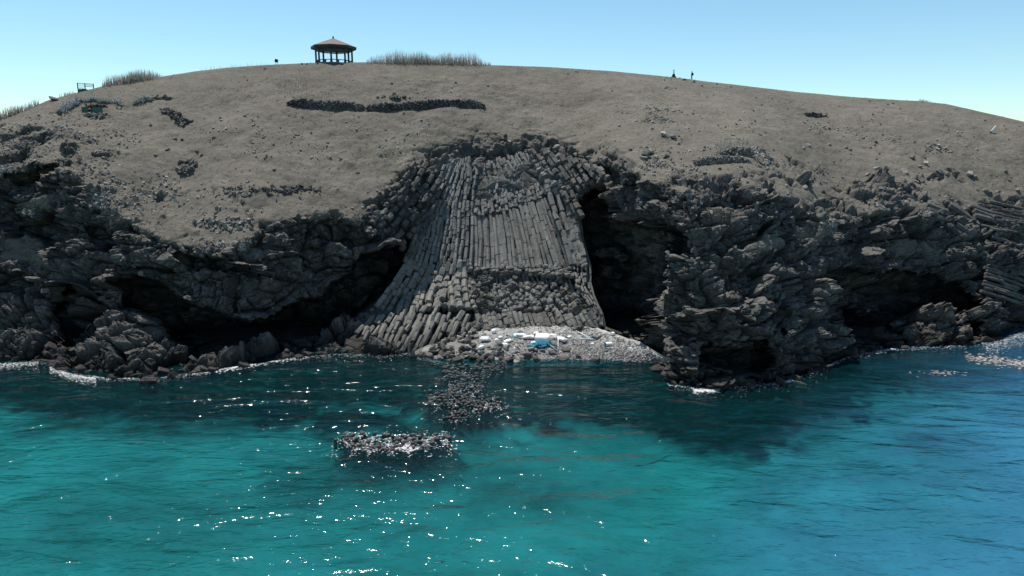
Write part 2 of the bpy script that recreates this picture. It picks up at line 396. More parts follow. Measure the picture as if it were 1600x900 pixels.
M_KELP = plain('drifting_scum', (.34, .30, .27), .8, .2, .4, 2)
M_SKIN = plain('skin', (.30, .19, .13), .6); M_CLOTH = plain('dark_clothes', (.02, .028, .035), .9); M_PACK = plain('backpack_cloth', (.02, .035, .05), .8)

# ------------------------------------------------------------------ terrain objects
idx = np.arange(NR*NC).reshape(NR, NC)
def strip(name, r0, r1, label, kind, c0=0, c1=None):
    c1 = c1 or NC
    V = G2[r0:r1, c0:c1].reshape(-1, 3); n, c = r1-r0, c1-c0
    I = np.arange(n*c).reshape(n, c); Fq = np.stack([I[:-1, :-1], I[:-1, 1:], I[1:, 1:], I[1:, :-1]], -1).reshape(-1, 4)
    o = new_mesh(name, V, Fq, M_TERR, name == 'hill', attrs={'rock': ROCK[r0:r1, c0:c1], 'tint': TINT[r0:r1, c0:c1]})
    return tag(o, label, None, None, kind)
rE = int(np.argmax(np.array(sec) >= 3.0))
strip('cliff', 0, rE+1, 'dark rugged basalt sea cliff with caves along the waterline', 'structure')
strip('hill', rE, NR, 'rounded grassy hill of dry brown grass above the sea cliff', 'structure')

# z-buffer of the finished terrain, to stand things on it
ZB = np.full((MH+1, MW+1), 1e9, np.float32); ZI = np.full((MH+1, MW+1), -1, np.int64)
gp = G2[:N_FRONT].reshape(-1, 3); gx, gy = proj(gp); xi = np.round(gx+OX).astype(int); yi = np.round(gy).astype(int)
ok = (xi >= 0) & (xi < MW) & (yi >= 0) & (yi < MH); ids = np.nonzero(ok)[0]
o_ = ids[np.argsort(-gp[ids, 1])]; ZI[yi[o_], xi[o_]] = o_
def ground(px, py):
    """finished terrain point seen at a photo pixel"""
    x, y = int(round(px+OX)), int(round(py))
    for r in range(0, 12):
        s = ZI[max(0, y-r):y+r+1, max(0, x-r):x+r+1]; s = s[s >= 0]
        if len(s):
            b = s[np.argmin(gp[s, 1])]; return Vector(gp[b])
    return surf(px, py)

# ------------------------------------------------------------------ seabed and sea
reefm = np.zeros((MH, MW), np.float32)
for poly, v in [([(-300,560),(0,566),(110,582),(300,585),(470,556),(560,552),(660,556),(650,610),(560,640),(430,668),(200,660),(60,640),(0,622),(-300,620)], 1),
                ([(660,560),(1040,566),(1100,606),(1290,575),(1600,535),(1600,560),(1480,590),(1330,622),(1270,690),(1180,722),(1090,715),(1020,680),(990,668),(870,652),(780,668),(700,690),(640,640),(650,600)], 1),
                ([(455,668),(540,646),(640,655),(740,668),(705,694),(600,702),(500,698)], .75), ([(650,620),(690,600),(700,680),(640,680)], .8),
                ([(880,520+60),(1040,585),(1040,650),(920,640)], .6), ([(1400,676),(1480,672),(1490,690),(1410,694)], .7), ([(1100,715),(1200,700),(1230,735),(1130,740)], .5),
                ([(380,720),(560,728),(520,790),(400,780)], .32), ([(700,740),(860,735),(840,790),(720,800)], .25), ([(1080,770),(1300,730),(1350,745),(1150,800)], .3)]:
    reefm = np.maximum(reefm, v*polymask(poly, 36))
sx = np.concatenate([np.arange(-260, -75, 5), np.arange(-75, 90, .45), np.arange(90, 260, 5)]); sy = np.concatenate([np.arange(-60, 36, 4), np.arange(36, 122, .45)])
SX, SY = np.meshgrid(sx, sy); sb = np.stack([SX.ravel(), SY.ravel(), np.zeros(SX.size)], -1).astype(np.float32)
spx, spy = proj(sb+np.array([0, 0, -1.5]))
moundm = np.maximum.reduce([polymask(p_, 28) for p_ in ([(670,568),(810,564),(790,596),(700,618),(670,600)], [(645,612),(740,606),(800,626),(780,648),(715,666),(670,664),(650,636)], [(510,690),(540,668),(620,674),(710,670),(724,694),(665,714),(600,720),(540,714)])])
nz = fbm(sb/5., 4, 200); nz2 = fbm(sb/1.3, 3, 210); nz3 = fbm(sb/14., 3, 220)
shy = np.interp(spx, XF, curve(BASE, 1, XF, 5)); dsh = np.clip(spy-shy, 0, 400)
zsb = -1.3-.008*dsh-.5*nz3
sb[:, 2] = 0; spx0, spy0 = proj(sb)
for _ in range(3):      # the weed beds lie on the bottom at its real depth
    sb[:, 2] = zsb; spx, spy = proj(sb); dsh = np.clip(spy-shy, 0, 400)
    RF = np.where((sb[:, 1] > 30), sample(reefm, spx+80*nz+36*nz2, spy+26*nz+14*nz2+12*nz3), 0)
    RF = np.clip(np.maximum(RF*1.45, 1.5-dsh/88+.45*nz), 0, 1)
    zsb = np.where(dsh <= 0, -1.2, np.minimum(-1.3-.008*dsh-.5*nz3+RF*(.4+.4*nz2+.3*nz), -.35))
    MD = np.where(sb[:, 1] > 30, sample(moundm, spx0+14*nz2+8*nz, spy0+5*nz2), 0); zsb = zsb*(1-MD)+MD*(-.75+.2*nz2+.15*nz); RF = np.maximum(RF, MD*1.2)
sb[:, 2] = zsb
n, c = SX.shape; I = np.arange(n*c).reshape(n, c)
deep = np.clip(.5+.9*fbm(sb*np.array([1, 1.6, 1], np.float32)/9., 4, 230), 0, 1)
ts = NT('sand_and_weed_seabed')
stm = ts.n('ShaderNodeMapping'); stm.inputs['Rotation'].default_value = (0, 0, math.radians(20)); stm.inputs['Scale'].default_value = (.5, 1.3, 1); ts.l(ts.pos(), stm.inputs[0]); stv = stm.outputs[0]
mm = ts.math('ADD', ts.attr('reef'), ts.math('MULTIPLY', ts.math('SUBTRACT', ts.noise(.5, 7, .72, stv), .5), 1.3))
mm = ts.ramp(mm, [(.0, (0, 0, 0)), (1.0, (1, 1, 1))])
sandc = ts.ramp(ts.math('ADD', ts.math('MULTIPLY', ts.attr('deep'), .6), ts.math('MULTIPLY', ts.noise(.5, 5, .6), .4)), [(.2, (.25, .25, .22)), (.8, (.52, .51, .46))])
ts.pbr(ts.mix(mm, sandc, (.016, .018, .017)), .95, 0)
tag(new_mesh('seabed', sb, np.stack([I[:-1, :-1], I[:-1, 1:], I[1:, 1:], I[1:, :-1]], -1).reshape(-1, 4), ts.m, True, attrs={'reef': RF, 'deep': deep}), 'pale sandy seabed with dark weed and rock seen through the water', None, None, 'structure')

tw = NT('sea_water')
mp = tw.n('ShaderNodeMapping'); mp.inputs['Rotation'].default_value = (0, 0, math.radians(24)); mp.inputs['Scale'].default_value = (.55, 1.25, 1); tw.l(tw.pos(), mp.inputs[0])
h = tw.math('ADD', tw.math('MULTIPLY', tw.noise(.2, 2, .45, mp.outputs[0], .8), 1.0), tw.math('ADD', tw.math('MULTIPLY', tw.noise(.8, 2, .45, mp.outputs[0], 1.2), .18), tw.math('MULTIPLY', tw.noise(3.0, 1, .5, mp.outputs[0], .4), .055)))
spk = tw.ramp(tw.noise(2.2, 2, .5, mp.outputs[0], .3), [(.64, (0, 0, 0)), (.74, (1, 1, 1))])
h = tw.math('ADD', h, tw.math('MULTIPLY', spk, .03))
wb = tw.bump(h, 1.0, 1.0)
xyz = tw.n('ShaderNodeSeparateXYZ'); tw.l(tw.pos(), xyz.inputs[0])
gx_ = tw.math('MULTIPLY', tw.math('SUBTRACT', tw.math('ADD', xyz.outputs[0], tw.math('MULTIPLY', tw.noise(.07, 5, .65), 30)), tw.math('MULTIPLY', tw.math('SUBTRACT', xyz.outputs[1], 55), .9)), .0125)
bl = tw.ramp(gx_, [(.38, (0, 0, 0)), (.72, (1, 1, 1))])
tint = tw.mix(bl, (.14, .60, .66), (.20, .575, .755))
tr = tw.n('ShaderNodeBsdfTransparent'); tw.l(tint, tr.inputs[0])
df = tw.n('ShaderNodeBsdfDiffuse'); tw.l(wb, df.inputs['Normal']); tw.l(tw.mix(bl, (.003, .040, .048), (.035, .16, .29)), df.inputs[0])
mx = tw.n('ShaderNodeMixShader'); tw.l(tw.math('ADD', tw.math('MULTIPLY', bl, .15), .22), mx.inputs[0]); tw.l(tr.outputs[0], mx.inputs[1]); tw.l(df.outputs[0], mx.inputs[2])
gl = tw.n('ShaderNodeBsdfGlossy', _Roughness=.08); tw.l(wb, gl.inputs['Normal'])
fr = tw.n('ShaderNodeFresnel', _IOR=1.33); tw.l(wb, fr.inputs['Normal'])
m2 = tw.n('ShaderNodeMixShader'); tw.l(fr.outputs[0], m2.inputs[0]); tw.l(mx.outputs[0], m2.inputs[1]); tw.l(gl.outputs[0], m2.inputs[2]); tw.l(m2.outputs[0], tw.out.inputs[0])
S = 6000.
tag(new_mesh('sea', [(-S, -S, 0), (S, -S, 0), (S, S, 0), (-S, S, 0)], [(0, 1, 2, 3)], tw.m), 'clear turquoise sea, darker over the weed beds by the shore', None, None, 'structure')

# ------------------------------------------------------------------ rocks
def hull_proto(npt, seed, boxy=.5, bev=.05):
    r = random.Random(seed); bm = bmesh.new()
    for _ in range(npt):
        v = Vector([r.uniform(-1, 1) for _ in range(3)])
        if r.random() < boxy: v = Vector([math.copysign(abs(x)**.35, x) for x in v])
        else: v.normalize()
        bm.verts.new(v*.5)
    bmesh.ops.convex_hull(bm, input=bm.verts); bmesh.ops.delete(bm, geom=[v for v in bm.verts if not v.link_faces], context='VERTS')
    bmesh.ops.dissolve_limit(bm, angle_limit=.22, verts=bm.verts, edges=bm.edges)
    if bev: bmesh.ops.bevel(bm, geom=list(bm.edges), offset=bev, segments=1, affect='EDGES', clamp_overlap=True)
    bmesh.ops.triangulate(bm, faces=bm.faces); bmesh.ops.recalc_face_normals(bm, faces=bm.faces)
    bm.verts.index_update(); V = np.array([v.co[:] for v in bm.verts], np.float32); F_ = np.array([[v.index for v in f.verts] for f in bm.faces], np.int32); bm.free(); return V, F_
PROTO = [hull_proto(16, 100+i) for i in range(10)]
PROTO_S = [hull_proto(11, 200+i, .5, 0) for i in range(10)]
def rand_rot(): return np.array(Quaternion((random.gauss(0, 1), random.gauss(0, 1), random.gauss(0, 1), random.gauss(0, 1))).normalized().to_matrix(), np.float32)
def merged(name, items, mat, protos=None, parent=None):
    """items: (loc, rot3x3, scale3, tint); one mesh"""
    protos = protos or PROTO_S; Vs, Fs, Ts = [], [], []; off = 0
    for i, (loc, R, s, ti) in enumerate(items):
        V, F_ = protos[i % len(protos)]; Vs.append((V*np.array(s, np.float32)) @ R.T+np.array(loc, np.float32)); Fs.append(F_+off); Ts.append(np.full(len(V), ti)); off += len(V)
    return new_mesh(name, np.concatenate(Vs), np.concatenate(Fs), mat, False, parent, {'tint': np.concatenate(Ts)})
B_ME = {}
def boulder(p, size, mat, label, group, flat=.75, name='boulder', R=None):
    k = (random.randrange(len(PROTO)), mat.name, random.randrange(3))
    if k not in B_ME:
        V, F_ = PROTO[k[0]]; o = new_mesh(name, V, F_, mat, False, None, {'tint': np.full(len(V), (.25, .5, .8)[k[2]])}); B_ME[k] = o.data
    else:
        o = bpy.data.objects.new(name, B_ME[k]); COL.objects.link(o)
    o.location = p; o.rotation_euler = R or (random.uniform(-.5, .5), random.uniform(-.5, .5), random.uniform(0, 6.3))
    o.scale = (size*random.uniform(.8, 1.3), size*random.uniform(.8, 1.3), size*flat*random.uniform(.8, 1.2))
    return tag(o, label, 'boulder', group)

# broken rock lying all over the cliff: far past what one could count -> stuff
items = []
cand = np.nonzero((ROCK[:N_FRONT] > .5) & (SEC[:N_FRONT] > 1.05) & (SEC[:N_FRONT] < 3.8) & (fanm[:N_FRONT] < .35) & (PUSH[:N_FRONT] < .3))
pick = RNG.choice(len(cand[0]), 9000, replace=False)
for k in pick:
    r, c_ = cand[0][k], cand[1][k]
    if random.random() > (.25 if SEC[r, c_] < 2.7 else .8): continue
    if not -20 < XS[c_] < 1620: continue
    s = .22+.55*random.random()**3.0
    up = .1*s
    if SEC[r, c_] > 2.75 or random.random() < .25: s *= 1.25
    p = G2[r, c_]+NRM[r, c_]*up
    items.append((p, rand_rot(), (s*random.uniform(.8, 1.6), s*random.uniform(.8, 1.3), s*random.uniform(.55, 1.)), random.uniform(.2, .9)))
tag(merged('rubble', items, M_ROCK), 'broken dark basalt rubble strewn over the cliff face and its edge', None, None, 'stuff')
# small stones in the grass
items = []
cand = np.nonzero((ROCK[:N_FRONT] < .5) & (SEC[:N_FRONT] > 2.9) & (SEC[:N_FRONT] < 3.97))
w_ = np.exp(-(SEC[cand]-3.0)*3.2)*(.35+1.0*(px0[cand] > 1000)+1.1*(px0[cand] < 420))*np.clip(.1+rough3[cand]*1.6+rough[cand], .04, 2)
pick = RNG.choice(len(cand[0]), 4200, replace=False, p=w_/w_.sum())
for k in pick:
    r, c_ = cand[0][k], cand[1][k]
    s = .14+.32*random.random()**2.5
    items.append((G2[r, c_]+np.array([0, 0, .12*s]), rand_rot(), (s*1.4, s*1.2, s*.8), random.uniform(.3, 1.)))
tag(merged('stones', items, M_STONE), 'small pale stones strewn through the dry grass', None, None, 'stuff')

# countable boulders in the grass
SLOPE_B = [(1008,241,1.1),(1016,238,.8),(1036,209,.9),(1050,211,.8),(1024,245,.7),(1040,243,.7),(1005,247,.8),(1413,267,1.3),(1425,245,.8),(1438,259,.7),(1441,282,.8),(1432,283,.7),(1370,262,.8),(1355,272,.7),(1330,233,.8),(1322,229,.7),(1296,225,.7),(1262,226,.9),(1255,230,.7),(1468,268,1.1),(1480,270,.8),(1515,271,1.1),(1522,274,.8),(1572,268,.8),(1447,253,.7),(1345,281,.7),(1258,292,.8),(1145,210,.5),(1052,172,.5),(612,128,.4),(763,131,.35),(145,238,.6),(300,186,.5),(285,216,.5),(275,214,.5),(334,213,.5),(308,235,.5),(315,240,.5),(262,232,.6),(243,239,.6),(640,276,.8),(655,262,.7),(668,257,.7),(620,300,.7),(707,240,.6),(785,221,.6),(796,220,.6),(867,234,1.6),(858,238,1.),(870,229,.8),(836,222,.7),(892,229,.7),(930,236,.6),(945,250,.9),(900,240,.8),(560,268,.5),(575,325,.7),(590,330,.8),(515,262,.4),(140,176,.5),(1510,225,.4),(1180,188,.4),(1395,160,.4),(1555,300,.9),(1540,296,.8),(1590,296,.8),(1200,262,.6),(1215,268,.7),(1232,258,.6),(985,232,.6),(1100,270,.6),(1125,262,.5),(1061,283,.8),(1147,215,.5)]
for x, y, s in SLOPE_B:
    p = ground(x, y+2); boulder(p+Vector((0, 0, .15*s)), s*1.1, M_STONE, 'weathered grey boulder lying in the dry grass of the slope', 'boulders scattered over the grassy slope')
# boulders along the foot of the cliff
for i in range(95):
    x = random.choice([random.uniform(280, 560), random.uniform(0, 330), random.uniform(1040, 1310), random.uniform(1310, 1590)])
    b = np.interp(x, XF, curve(BASE, 1, XF, 5)); p = Vector(unproj_z(x, b-random.uniform(-2, 7), 0.1))
    s = .5+1.2*random.random()**2.2; boulder(p, s, M_ROCK, 'wet dark boulder at the waterline under the cliff', 'boulders along the waterline under the cliff', .8)

# ------------------------------------------------------------------ basalt columns
def column_mb(path, rad, seglen, jit=.06, nrm=None, gap=.03, sides=6, dome=.12, taper=1):
    """prisms end to end along a path of points; returns V,F,tint"""
    path = [Vector(p) for p in path]; L = [0]
    for a, b in zip(path, path[1:]): L.append(L[-1]+(b-a).length)
    def at(s):
        s = max(0, min(L[-1]-1e-4, s))
        for i in range(len(L)-1):
            if s <= L[i+1]: return path[i].lerp(path[i+1], (s-L[i])/max(1e-6, L[i+1]-L[i]))
        return path[-1]
    Vs, Fs, Ts = [], [], []; s = 0; ph = random.uniform(0, 1)
    while s < L[-1]-.15:
        e = min(L[-1], s+seglen*random.uniform(.55, 1.45)); a, b = at(s), at(e-gap); d = (b-a)
        if d.length < .1: break
        q = d.normalized().to_track_quat('Z', 'Y'); off = Vector((random.gauss(0, jit), random.gauss(0, jit), random.gauss(0, jit)))
        if nrm: off += nrm*random.gauss(0, jit*1.2)
        r = rad*random.uniform(.9, 1.1); rings = []; base = len(Vs)
        ln = d.length; bv = min(.12*rad+.04, ln*.3)
        angs = [ph+2*math.pi*k/sides+random.uniform(-.12, .12) for k in range(sides)]
        for t, rr in ((0, .80), (bv, 1), (ln*.5, random.uniform(.97, 1.04)), (ln-bv, 1), (ln, .80)):
            for A in angs:
                rj = r*rr*random.uniform(.90, 1.07); Vs.append(a+off+q @ Vector((math.cos(A)*rj, math.sin(A)*rj, t+random.uniform(-.05, .05)*rad)))
        Vs += [a+off-d.normalized()*dome*rad*.5, b+off+d.normalized()*dome*rad*.5]
        for k in range(4):
            for j in range(sides):
                i0 = base+k*sides+j; i1 = base+k*sides+(j+1) % sides
                Fs += [(i0, i1, i1+sides), (i0, i1+sides, i0+sides)]
        ca, cb = base+5*sides, base+5*sides+1
        for j in range(sides):
            Fs += [(ca, base+(j+1) % sides, base+j), (cb, base+4*sides+j, base+4*sides+(j+1) % sides)]
        Ts += [random.uniform(.38, .68)]*(5*sides+2); s = e
    return np.array([v[:] for v in Vs], np.float32), np.array(Fs, np.int32), np.array(Ts, np.float32)
def column_obj(root, *a, name='column', mat=None, **kw):
    V, F_, T = column_mb(*a, **kw)
    if len(F_) == 0: return
    V = V-np.array(root.location, np.float32)
    return new_mesh(name, V, F_, mat or M_COLUMN, False, root, {'tint': T})

fan = tag(empty('basalt_column_fan', surf(820, 500)), 'great fan of jointed basalt columns spreading down to the pebble beach', 'rock formation')
GP = [238, 280, 320, 370, 415, 450, 490, 512]
GA = [704, 680, 660, 644, 630, 606, 572, 548]
GB = [735, 734, 734, 733, 732, 733, 736, 740]
GB2 = [738, 736, 736, 735, 734, 736, 740, 744]
GC = [822, 842, 857, 876, 893, 907, 924, 934]
GD = [868, 892, 905, 907, 921, 921, 941, 944]
def guide(A, B, f): return [a+(b-a)*f for a, b in zip(A, B)]
def px_path(xs, ys, y0, y1, lift):
    out = []; m = 14
    for i in range(m+1):
        y = y0+(y1-y0)*i/m; x = float(np.interp(y, ys, xs)); out.append(surf(x, y)+surf_n(x, y)*lift)
    return out
def run(A, B, n, tiers, rad_k, arc=lambda f: 0):
    for k in range(n):
        f = (k+.5+random.uniform(-.15, .15))/n; xs = guide(A, B, f)
        Vs, Fs, Ts = [], [], []; off = 0; dy = arc(f)
        for (y0, y1, sl, jit, lift, rk, aw0, aw1) in tiers:
            y0 += random.uniform(-4, 4)+dy*aw0; y1 += random.uniform(-3, 3)+dy*aw1; ym = (y0+y1)/2
            if y1-y0 < 6: continue
            wpx = (np.interp(ym, GP, B)-np.interp(ym, GP, A))/n; dep = surf(np.interp(ym, GP, xs), ym).y
            rad = wpx*dep/F_PX*.5*rad_k*rk*random.uniform(.85, 1.15)
            xw = [x+random.gauss(0, .8)+2.2*math.sin(y/19)+1.8*math.sin(y/41+1) for x, y in zip(xs, GP)]
            V, F_, T = column_mb(px_path(xw, GP, y0, y1, lift*(1 if not aw0 or lift > -.3 else min(1, .0+f*6))+random.gauss(0, .09)), rad, sl, jit, None, .02, sides=random.choice((5, 6, 6, 7)))
            if len(F_): Vs.append(V); Fs.append(F_+off); Ts.append(T+random.uniform(-.12, .12)); off += len(V)
        V, F_, T = column_mb(px_path(xs, GP, 246, 512 if A is not GA else 480, -.8), .2, 1.6, 0, gap=-.1); Vs.append(V); Fs.append(F_+off); Ts.append(T)
        new_mesh('column', np.concatenate(Vs)-np.array(fan.location, np.float32), np.concatenate(Fs), M_COLUMN, False, fan, {'tint': np.concatenate(Ts)})
ARC = lambda f: np.interp(f, [0, .35, .7, 1], [10, 5, -8, -22])
# left bundle, central regular tier, right edge
run(GA, GB, 13, [(248, 318, 1.2, .09, .0, 1.0, 0, 0), (316, 412, 1.1, .07, .12, 1.0, 0, 0), (410, 482, 1.3, .13, .12, 1.08, 0, 0)], 1.08)
run(GB2, GC, 23, [(246, 306, 1.0, .10, -.42, 1.0, .6, .9), (304, 327, .8, .08, -.16, 1.08, 1, 1), (328, 418, 2.6, .025, -.36, 1.04, 1, 0), (416, 427, .5, .12, .0, 1.15, 0, -.3), (440, 486, .6, .2, -.62, 1.0, 0, 0), (490, 514, 1.2, .06, -.1, 1.05, 0, 0)], 1.10, ARC)
run(GC, GD, 4, [(246, 300, .7, .16, .0, 1.1, 0, 0), (298, 415, 1.5, .06, .05, 1.05, 0, 0), (415, 512, .8, .15, .1, 1.1, 0, 0)], 1.12)

# leaning stubs at the lower left of the fan
toe = tag(empty('leaning_basalt_columns', surf(640, 530)), 'short basalt columns leaning to the left at the foot of the fan by the water', 'rock formation')
cnt = 0
for row in range(5):
    for k in range(22):
        u = k*9.2+random.uniform(-1.5, 1.5); x = 545+u+row*11; y = 478+row*16+random.uniform(-3, 3)+(4 if k % 2 else 0)
        top = np.interp(x, [540, 575, 640, 700, 760], [530, 500, 474, 486, 500]); bot = np.interp(x, [530, 620, 680, 710, 760], [552, 552, 548, 536, 510])
        if y < top-2 or y > bot: continue
        a = math.radians(np.interp(x, [540, 740], [50, 66])+random.gauss(0, 5)); ln = random.uniform(10, 21)
        x2, y2 = x-ln*math.cos(a), y+ln*math.sin(a)
        p1 = surf(x, y)+surf_n(x, y)*random.uniform(.25, .75); p2 = surf(x2, min(y2, 553))+surf_n(x2, min(y2, 553))*.05
        column_obj(toe, [p1, p2], random.uniform(.30, .46), 2.2, jit=.07, sides=random.choice((5, 6, 7))); cnt += 1
# thick columns to the left of the fan (upper wing) and to its right
wing = tag(empty('thick_basalt_columns', surf(640, 350)), 'thick rounded basalt columns sloping down left of the fan', 'rock formation')
for (x0, y0, x1, y1, r) in [(668,262,588,352,.62),(676,272,596,368,.6),(682,285,604,382,.62),(660,256,600,320,.55),(684,300,622,392,.62),(684,318,634,402,.55),(650,262,610,300,.5),(640,285,580,345,.55)]:
    ps = [surf(lerp(x0, x1, t), lerp(y0, y1, t)+6*math.sin(t*3.1))+surf_n(lerp(x0, x1, t), lerp(y0, y1, t))*.55 for t in np.linspace(0, 1, 8)]
    column_obj(wing, ps, r*.8, 1.2, jit=.22, sides=7, mat=M_COLUMN2)
wing2 = tag(empty('broken_basalt_columns', surf(900, 300)), 'broken leaning basalt columns on the cliff edge right of the fan', 'rock formation')
for (x0, y0, x1, y1, r) in [(838,240,868,280,.5),(850,238,882,285,.52),(862,244,896,292,.55),(876,246,912,300,.55),(889,248,922,296,.55),(902,250,934,290,.55),(916,254,946,286,.55),(878,300,908,345,.5),(890,296,918,338,.5),(930,256,955,280,.55)]:
    ps = [surf(lerp(x0, x1, t), lerp(y0, y1, t))+surf_n(lerp(x0, x1, t), lerp(y0, y1, t))*.55 for t in np.linspace(0, 1, 6)]
    column_obj(wing2, ps, r, 1.2, jit=.16, mat=M_COLUMN2)
# lying columns at the far right
slab = tag(empty('lying_basalt_columns', surf(1580, 410)), 'long thin basalt columns lying side by side at the right end of the cliff', 'rock formation')
for k in range(17):
    x0 = 1542-k*.6+random.uniform(-5, 9); y0 = 371+k*5.2; e_ = random.uniform(50, 110)
    ps = [surf(x0+t*e_, y0+(26*t+10*t*t)*e_/110)+surf_n(x0+t*e_, y0+30*t)*random.uniform(-.15, .12) for t in np.linspace(0, 1, 8)]
    column_obj(slab, ps, random.uniform(.22, .32), 2.6, jit=.05, mat=M_COLUMN2)
for k in range(9):
    x0 = 1536+random.uniform(-8, 28); y0 = 316+k*5
    ps = [surf(x0+t*60, y0+12*t)+surf_n(x0+t*60, y0+12*t)*.05 for t in np.linspace(0, 1, 5)]
    column_obj(slab, ps, .26, 1.8, jit=.09, mat=M_COLUMN2)
logs = tag(empty('tilted_basalt_slabs', surf(1465, 330)), 'tilted dark basalt slabs poking out of the slope above the right cave', 'rock formation')
for (x0, y0, x1, y1, r) in [(1447,320,1478,332,.5),(1446,334,1478,346,.6),(1450,327,1480,339,.4),(1474,316,1500,330,.6),(1480,322,1514,344,.65),(1500,330,1518,348,.5),(1470,314,1496,322,.4),(1515,322,1550,334,.5),(1520,330,1552,342,.5),(1522,338,1556,347,.45),(1490,352,1512,366,.6),(1484,356,1508,372,.5)]:
    ps = [surf(lerp(x0, x1, t), lerp(y0, y1, t))+surf_n(x0, y0)*.1 for t in np.linspace(0, 1, 4)]
    column_obj(logs, ps, r, 2.8, jit=.06, name='slab', mat=M_COLUMN2)

# ------------------------------------------------------------------ reef of column heads in front of the beach
def reef(name, label, poly, pitch, hmax, n_max=98):
    xs_ = [p[0] for p in poly]; ys_ = [p[1] for p in poly]; pts = []
    m = polymask(poly, 5)
    y = min(ys_); j = 0
    while y < max(ys_):
        x = min(xs_)+(pitch/2 if j % 2 else 0)
        while x < max(xs_):
            if m[int(y), int(x)+OX] > random.random() and math.sin(x*.17+1.7*math.sin(y*.3))+math.sin(x*.07-y*.2) > random.uniform(-2.4, .4): pts.append((x+random.uniform(-.2, .2)*pitch, y+random.uniform(-.2, .2)*pitch*.4))
            x += pitch
        y += pitch*.42; j += 1
    random.shuffle(pts)
    root = tag(empty(name, unproj_z(np.mean(xs_), np.mean(ys_), 0)), label, 'reef')
    rest = []
    for j_, (x, y) in enumerate(pts):
        p = Vector(unproj_z(x, y, 0)); hh = hmax*random.random()**1.5+.02; rr = pitch*p.y/F_PX*.46*random.uniform(.65, 1.5)
        pp = [p+Vector((random.uniform(-.1, .1), 0.1, -.95)), p+Vector((0, 0, hh))]
        if j_ < n_max-3: column_obj(root, pp, rr, 9, jit=.02, mat=M_WETROCK)
        else: rest.append(column_mb(pp, rr, 9, jit=.02))
    if rest:
        off = 0; Fs = []
        for V, F_, T in rest: Fs.append(F_+off); off += len(V)
        o = new_mesh('column_heads', np.concatenate([a_[0] for a_ in rest])-np.array(root.location, np.float32), np.concatenate(Fs), M_WETROCK, False, root, {'tint': np.concatenate([a_[2] for a_ in rest])}); o['kind'] = 'stuff'
M_WETROCK = make_rock('wet_reef_rock', (.020, .0205, .021), (.072, .071, .069), .05, False)
REEFS = [('column_reef', 'row of basalt column heads breaking the water right below the boulder beach', [(690,572),(770,566),(800,572),(770,586),(720,596),(690,590)], 5.6, .22),
         ('column_reef', 'low patch of drowned column heads between the beach row and the middle reef', [(700,598),(760,594),(750,612),(690,614)], 5.2, .12),
         ('column_reef', 'middle reef of dark basalt column heads standing out of the water', [(664,616),(730,612),(784,626),(770,640),(720,658),(690,656),(710,640),(668,634)], 5.4, .45),
         ('column_reef', 'outer reef with breaking white foam, farthest from the beach', [(526,690),(545,676),(620,682),(700,678),(706,690),(660,704),(600,708),(560,704)], 7.5, .35)]
for r_ in REEFS: reef(*r_)

# ------------------------------------------------------------------ pebble beach
BX = np.arange(640, 1046, 2.0); BT = np.linspace(0, 1, 60)
wl = np.interp(BX, [640, 700, 760, 860, 1000, 1030, 1046], [556, 566, 569, 568, 567, 569, 572]); bk = np.interp(BX, [640, 700, 740, 850, 930, 960, 1000, 1020, 1046], [551, 526, 509, 506, 511, 522, 534, 546, 562])
VB = []
for t in BT:
    zz = -.7+(1.5+1.1*sstep(660, 780, BX))*t**.8; py = wl+6-(wl+6-bk)*t
    VB.append(unproj_z(BX, py, zz))
VB = np.stack(VB, 0); vb = VB.reshape(-1, 3).astype(np.float32); VB[..., 2] += (.12*fbm(vb/1.1, 3, 300)+.05*fbm(vb/.35, 2, 310)).reshape(VB.shape[:2])
n, c = VB.shape[:2]; I = np.arange(n*c).reshape(n, c)
tag(new_mesh('beach', VB.reshape(-1, 3), np.stack([I[:-1, :-1], I[:-1, 1:], I[1:, 1:], I[1:, :-1]], -1).reshape(-1, 4), M_PEBBLE, False, attrs={'tint': np.full(n*c, .35)}), 'small pale pebble beach at the foot of the column fan', None, None, 'structure')
bx_, by_ = proj(VB.reshape(-1, 3)); bpt = VB.reshape(-1, 3)
def beach(px, py):
    i = np.argmin((bx_-px)**2+(by_-py)**2); return Vector(bpt[i])
items = []
for _ in range(6500):
    x = random.uniform(700, 1044); lo = np.interp(x, BX, bk); hi = np.interp(x, BX, wl)
    y = random.uniform(lo+4, hi+1)
    if x < 860 and random.random() > (x-690)/230: continue
    s = .10+.24*random.random()**2.2; p = beach(x, y)
    items.append((p+Vector((random.uniform(-.1, .1), random.uniform(-.1, .1), .02)), rand_rot(), (s*1.4, s*1.2, s*.8), random.uniform(.25, .95)))
tag(merged('pebbles', items, M_PEBBLE), 'pale grey pebbles and cobbles covering the beach', None, None, 'stuff')
for i in range(170):
    x = random.triangular(642, 860, 700); lo = np.interp(x, BX, bk)+5; hi = np.interp(x, BX, wl)
    y = random.uniform(lo, hi+1) if x < 760 else random.uniform(max(lo, 540), hi+1)
    s = .5+.75*random.random()**1.6; p = beach(x, y)
    boulder(p+Vector((0, 0, .18*s)), s, M_COLUMN if random.random() < .6 else M_STONE, 'dark rounded basalt boulder in the heap left of the pebble beach', 'boulders heaped beside the pebble beach', .8)
for x, y, s in [(868,541,1.3),(862,552,.9),(884,549,1.0),(905,558,.8),(932,529,1.2),(880,562,1.3),(930,563,1.1)]:
    boulder(beach(x, y)+Vector((0, 0, .15)), s, M_COLUMN, 'dark flat boulder half sunk in the pebbles', 'dark boulders in the pebbles', .6)

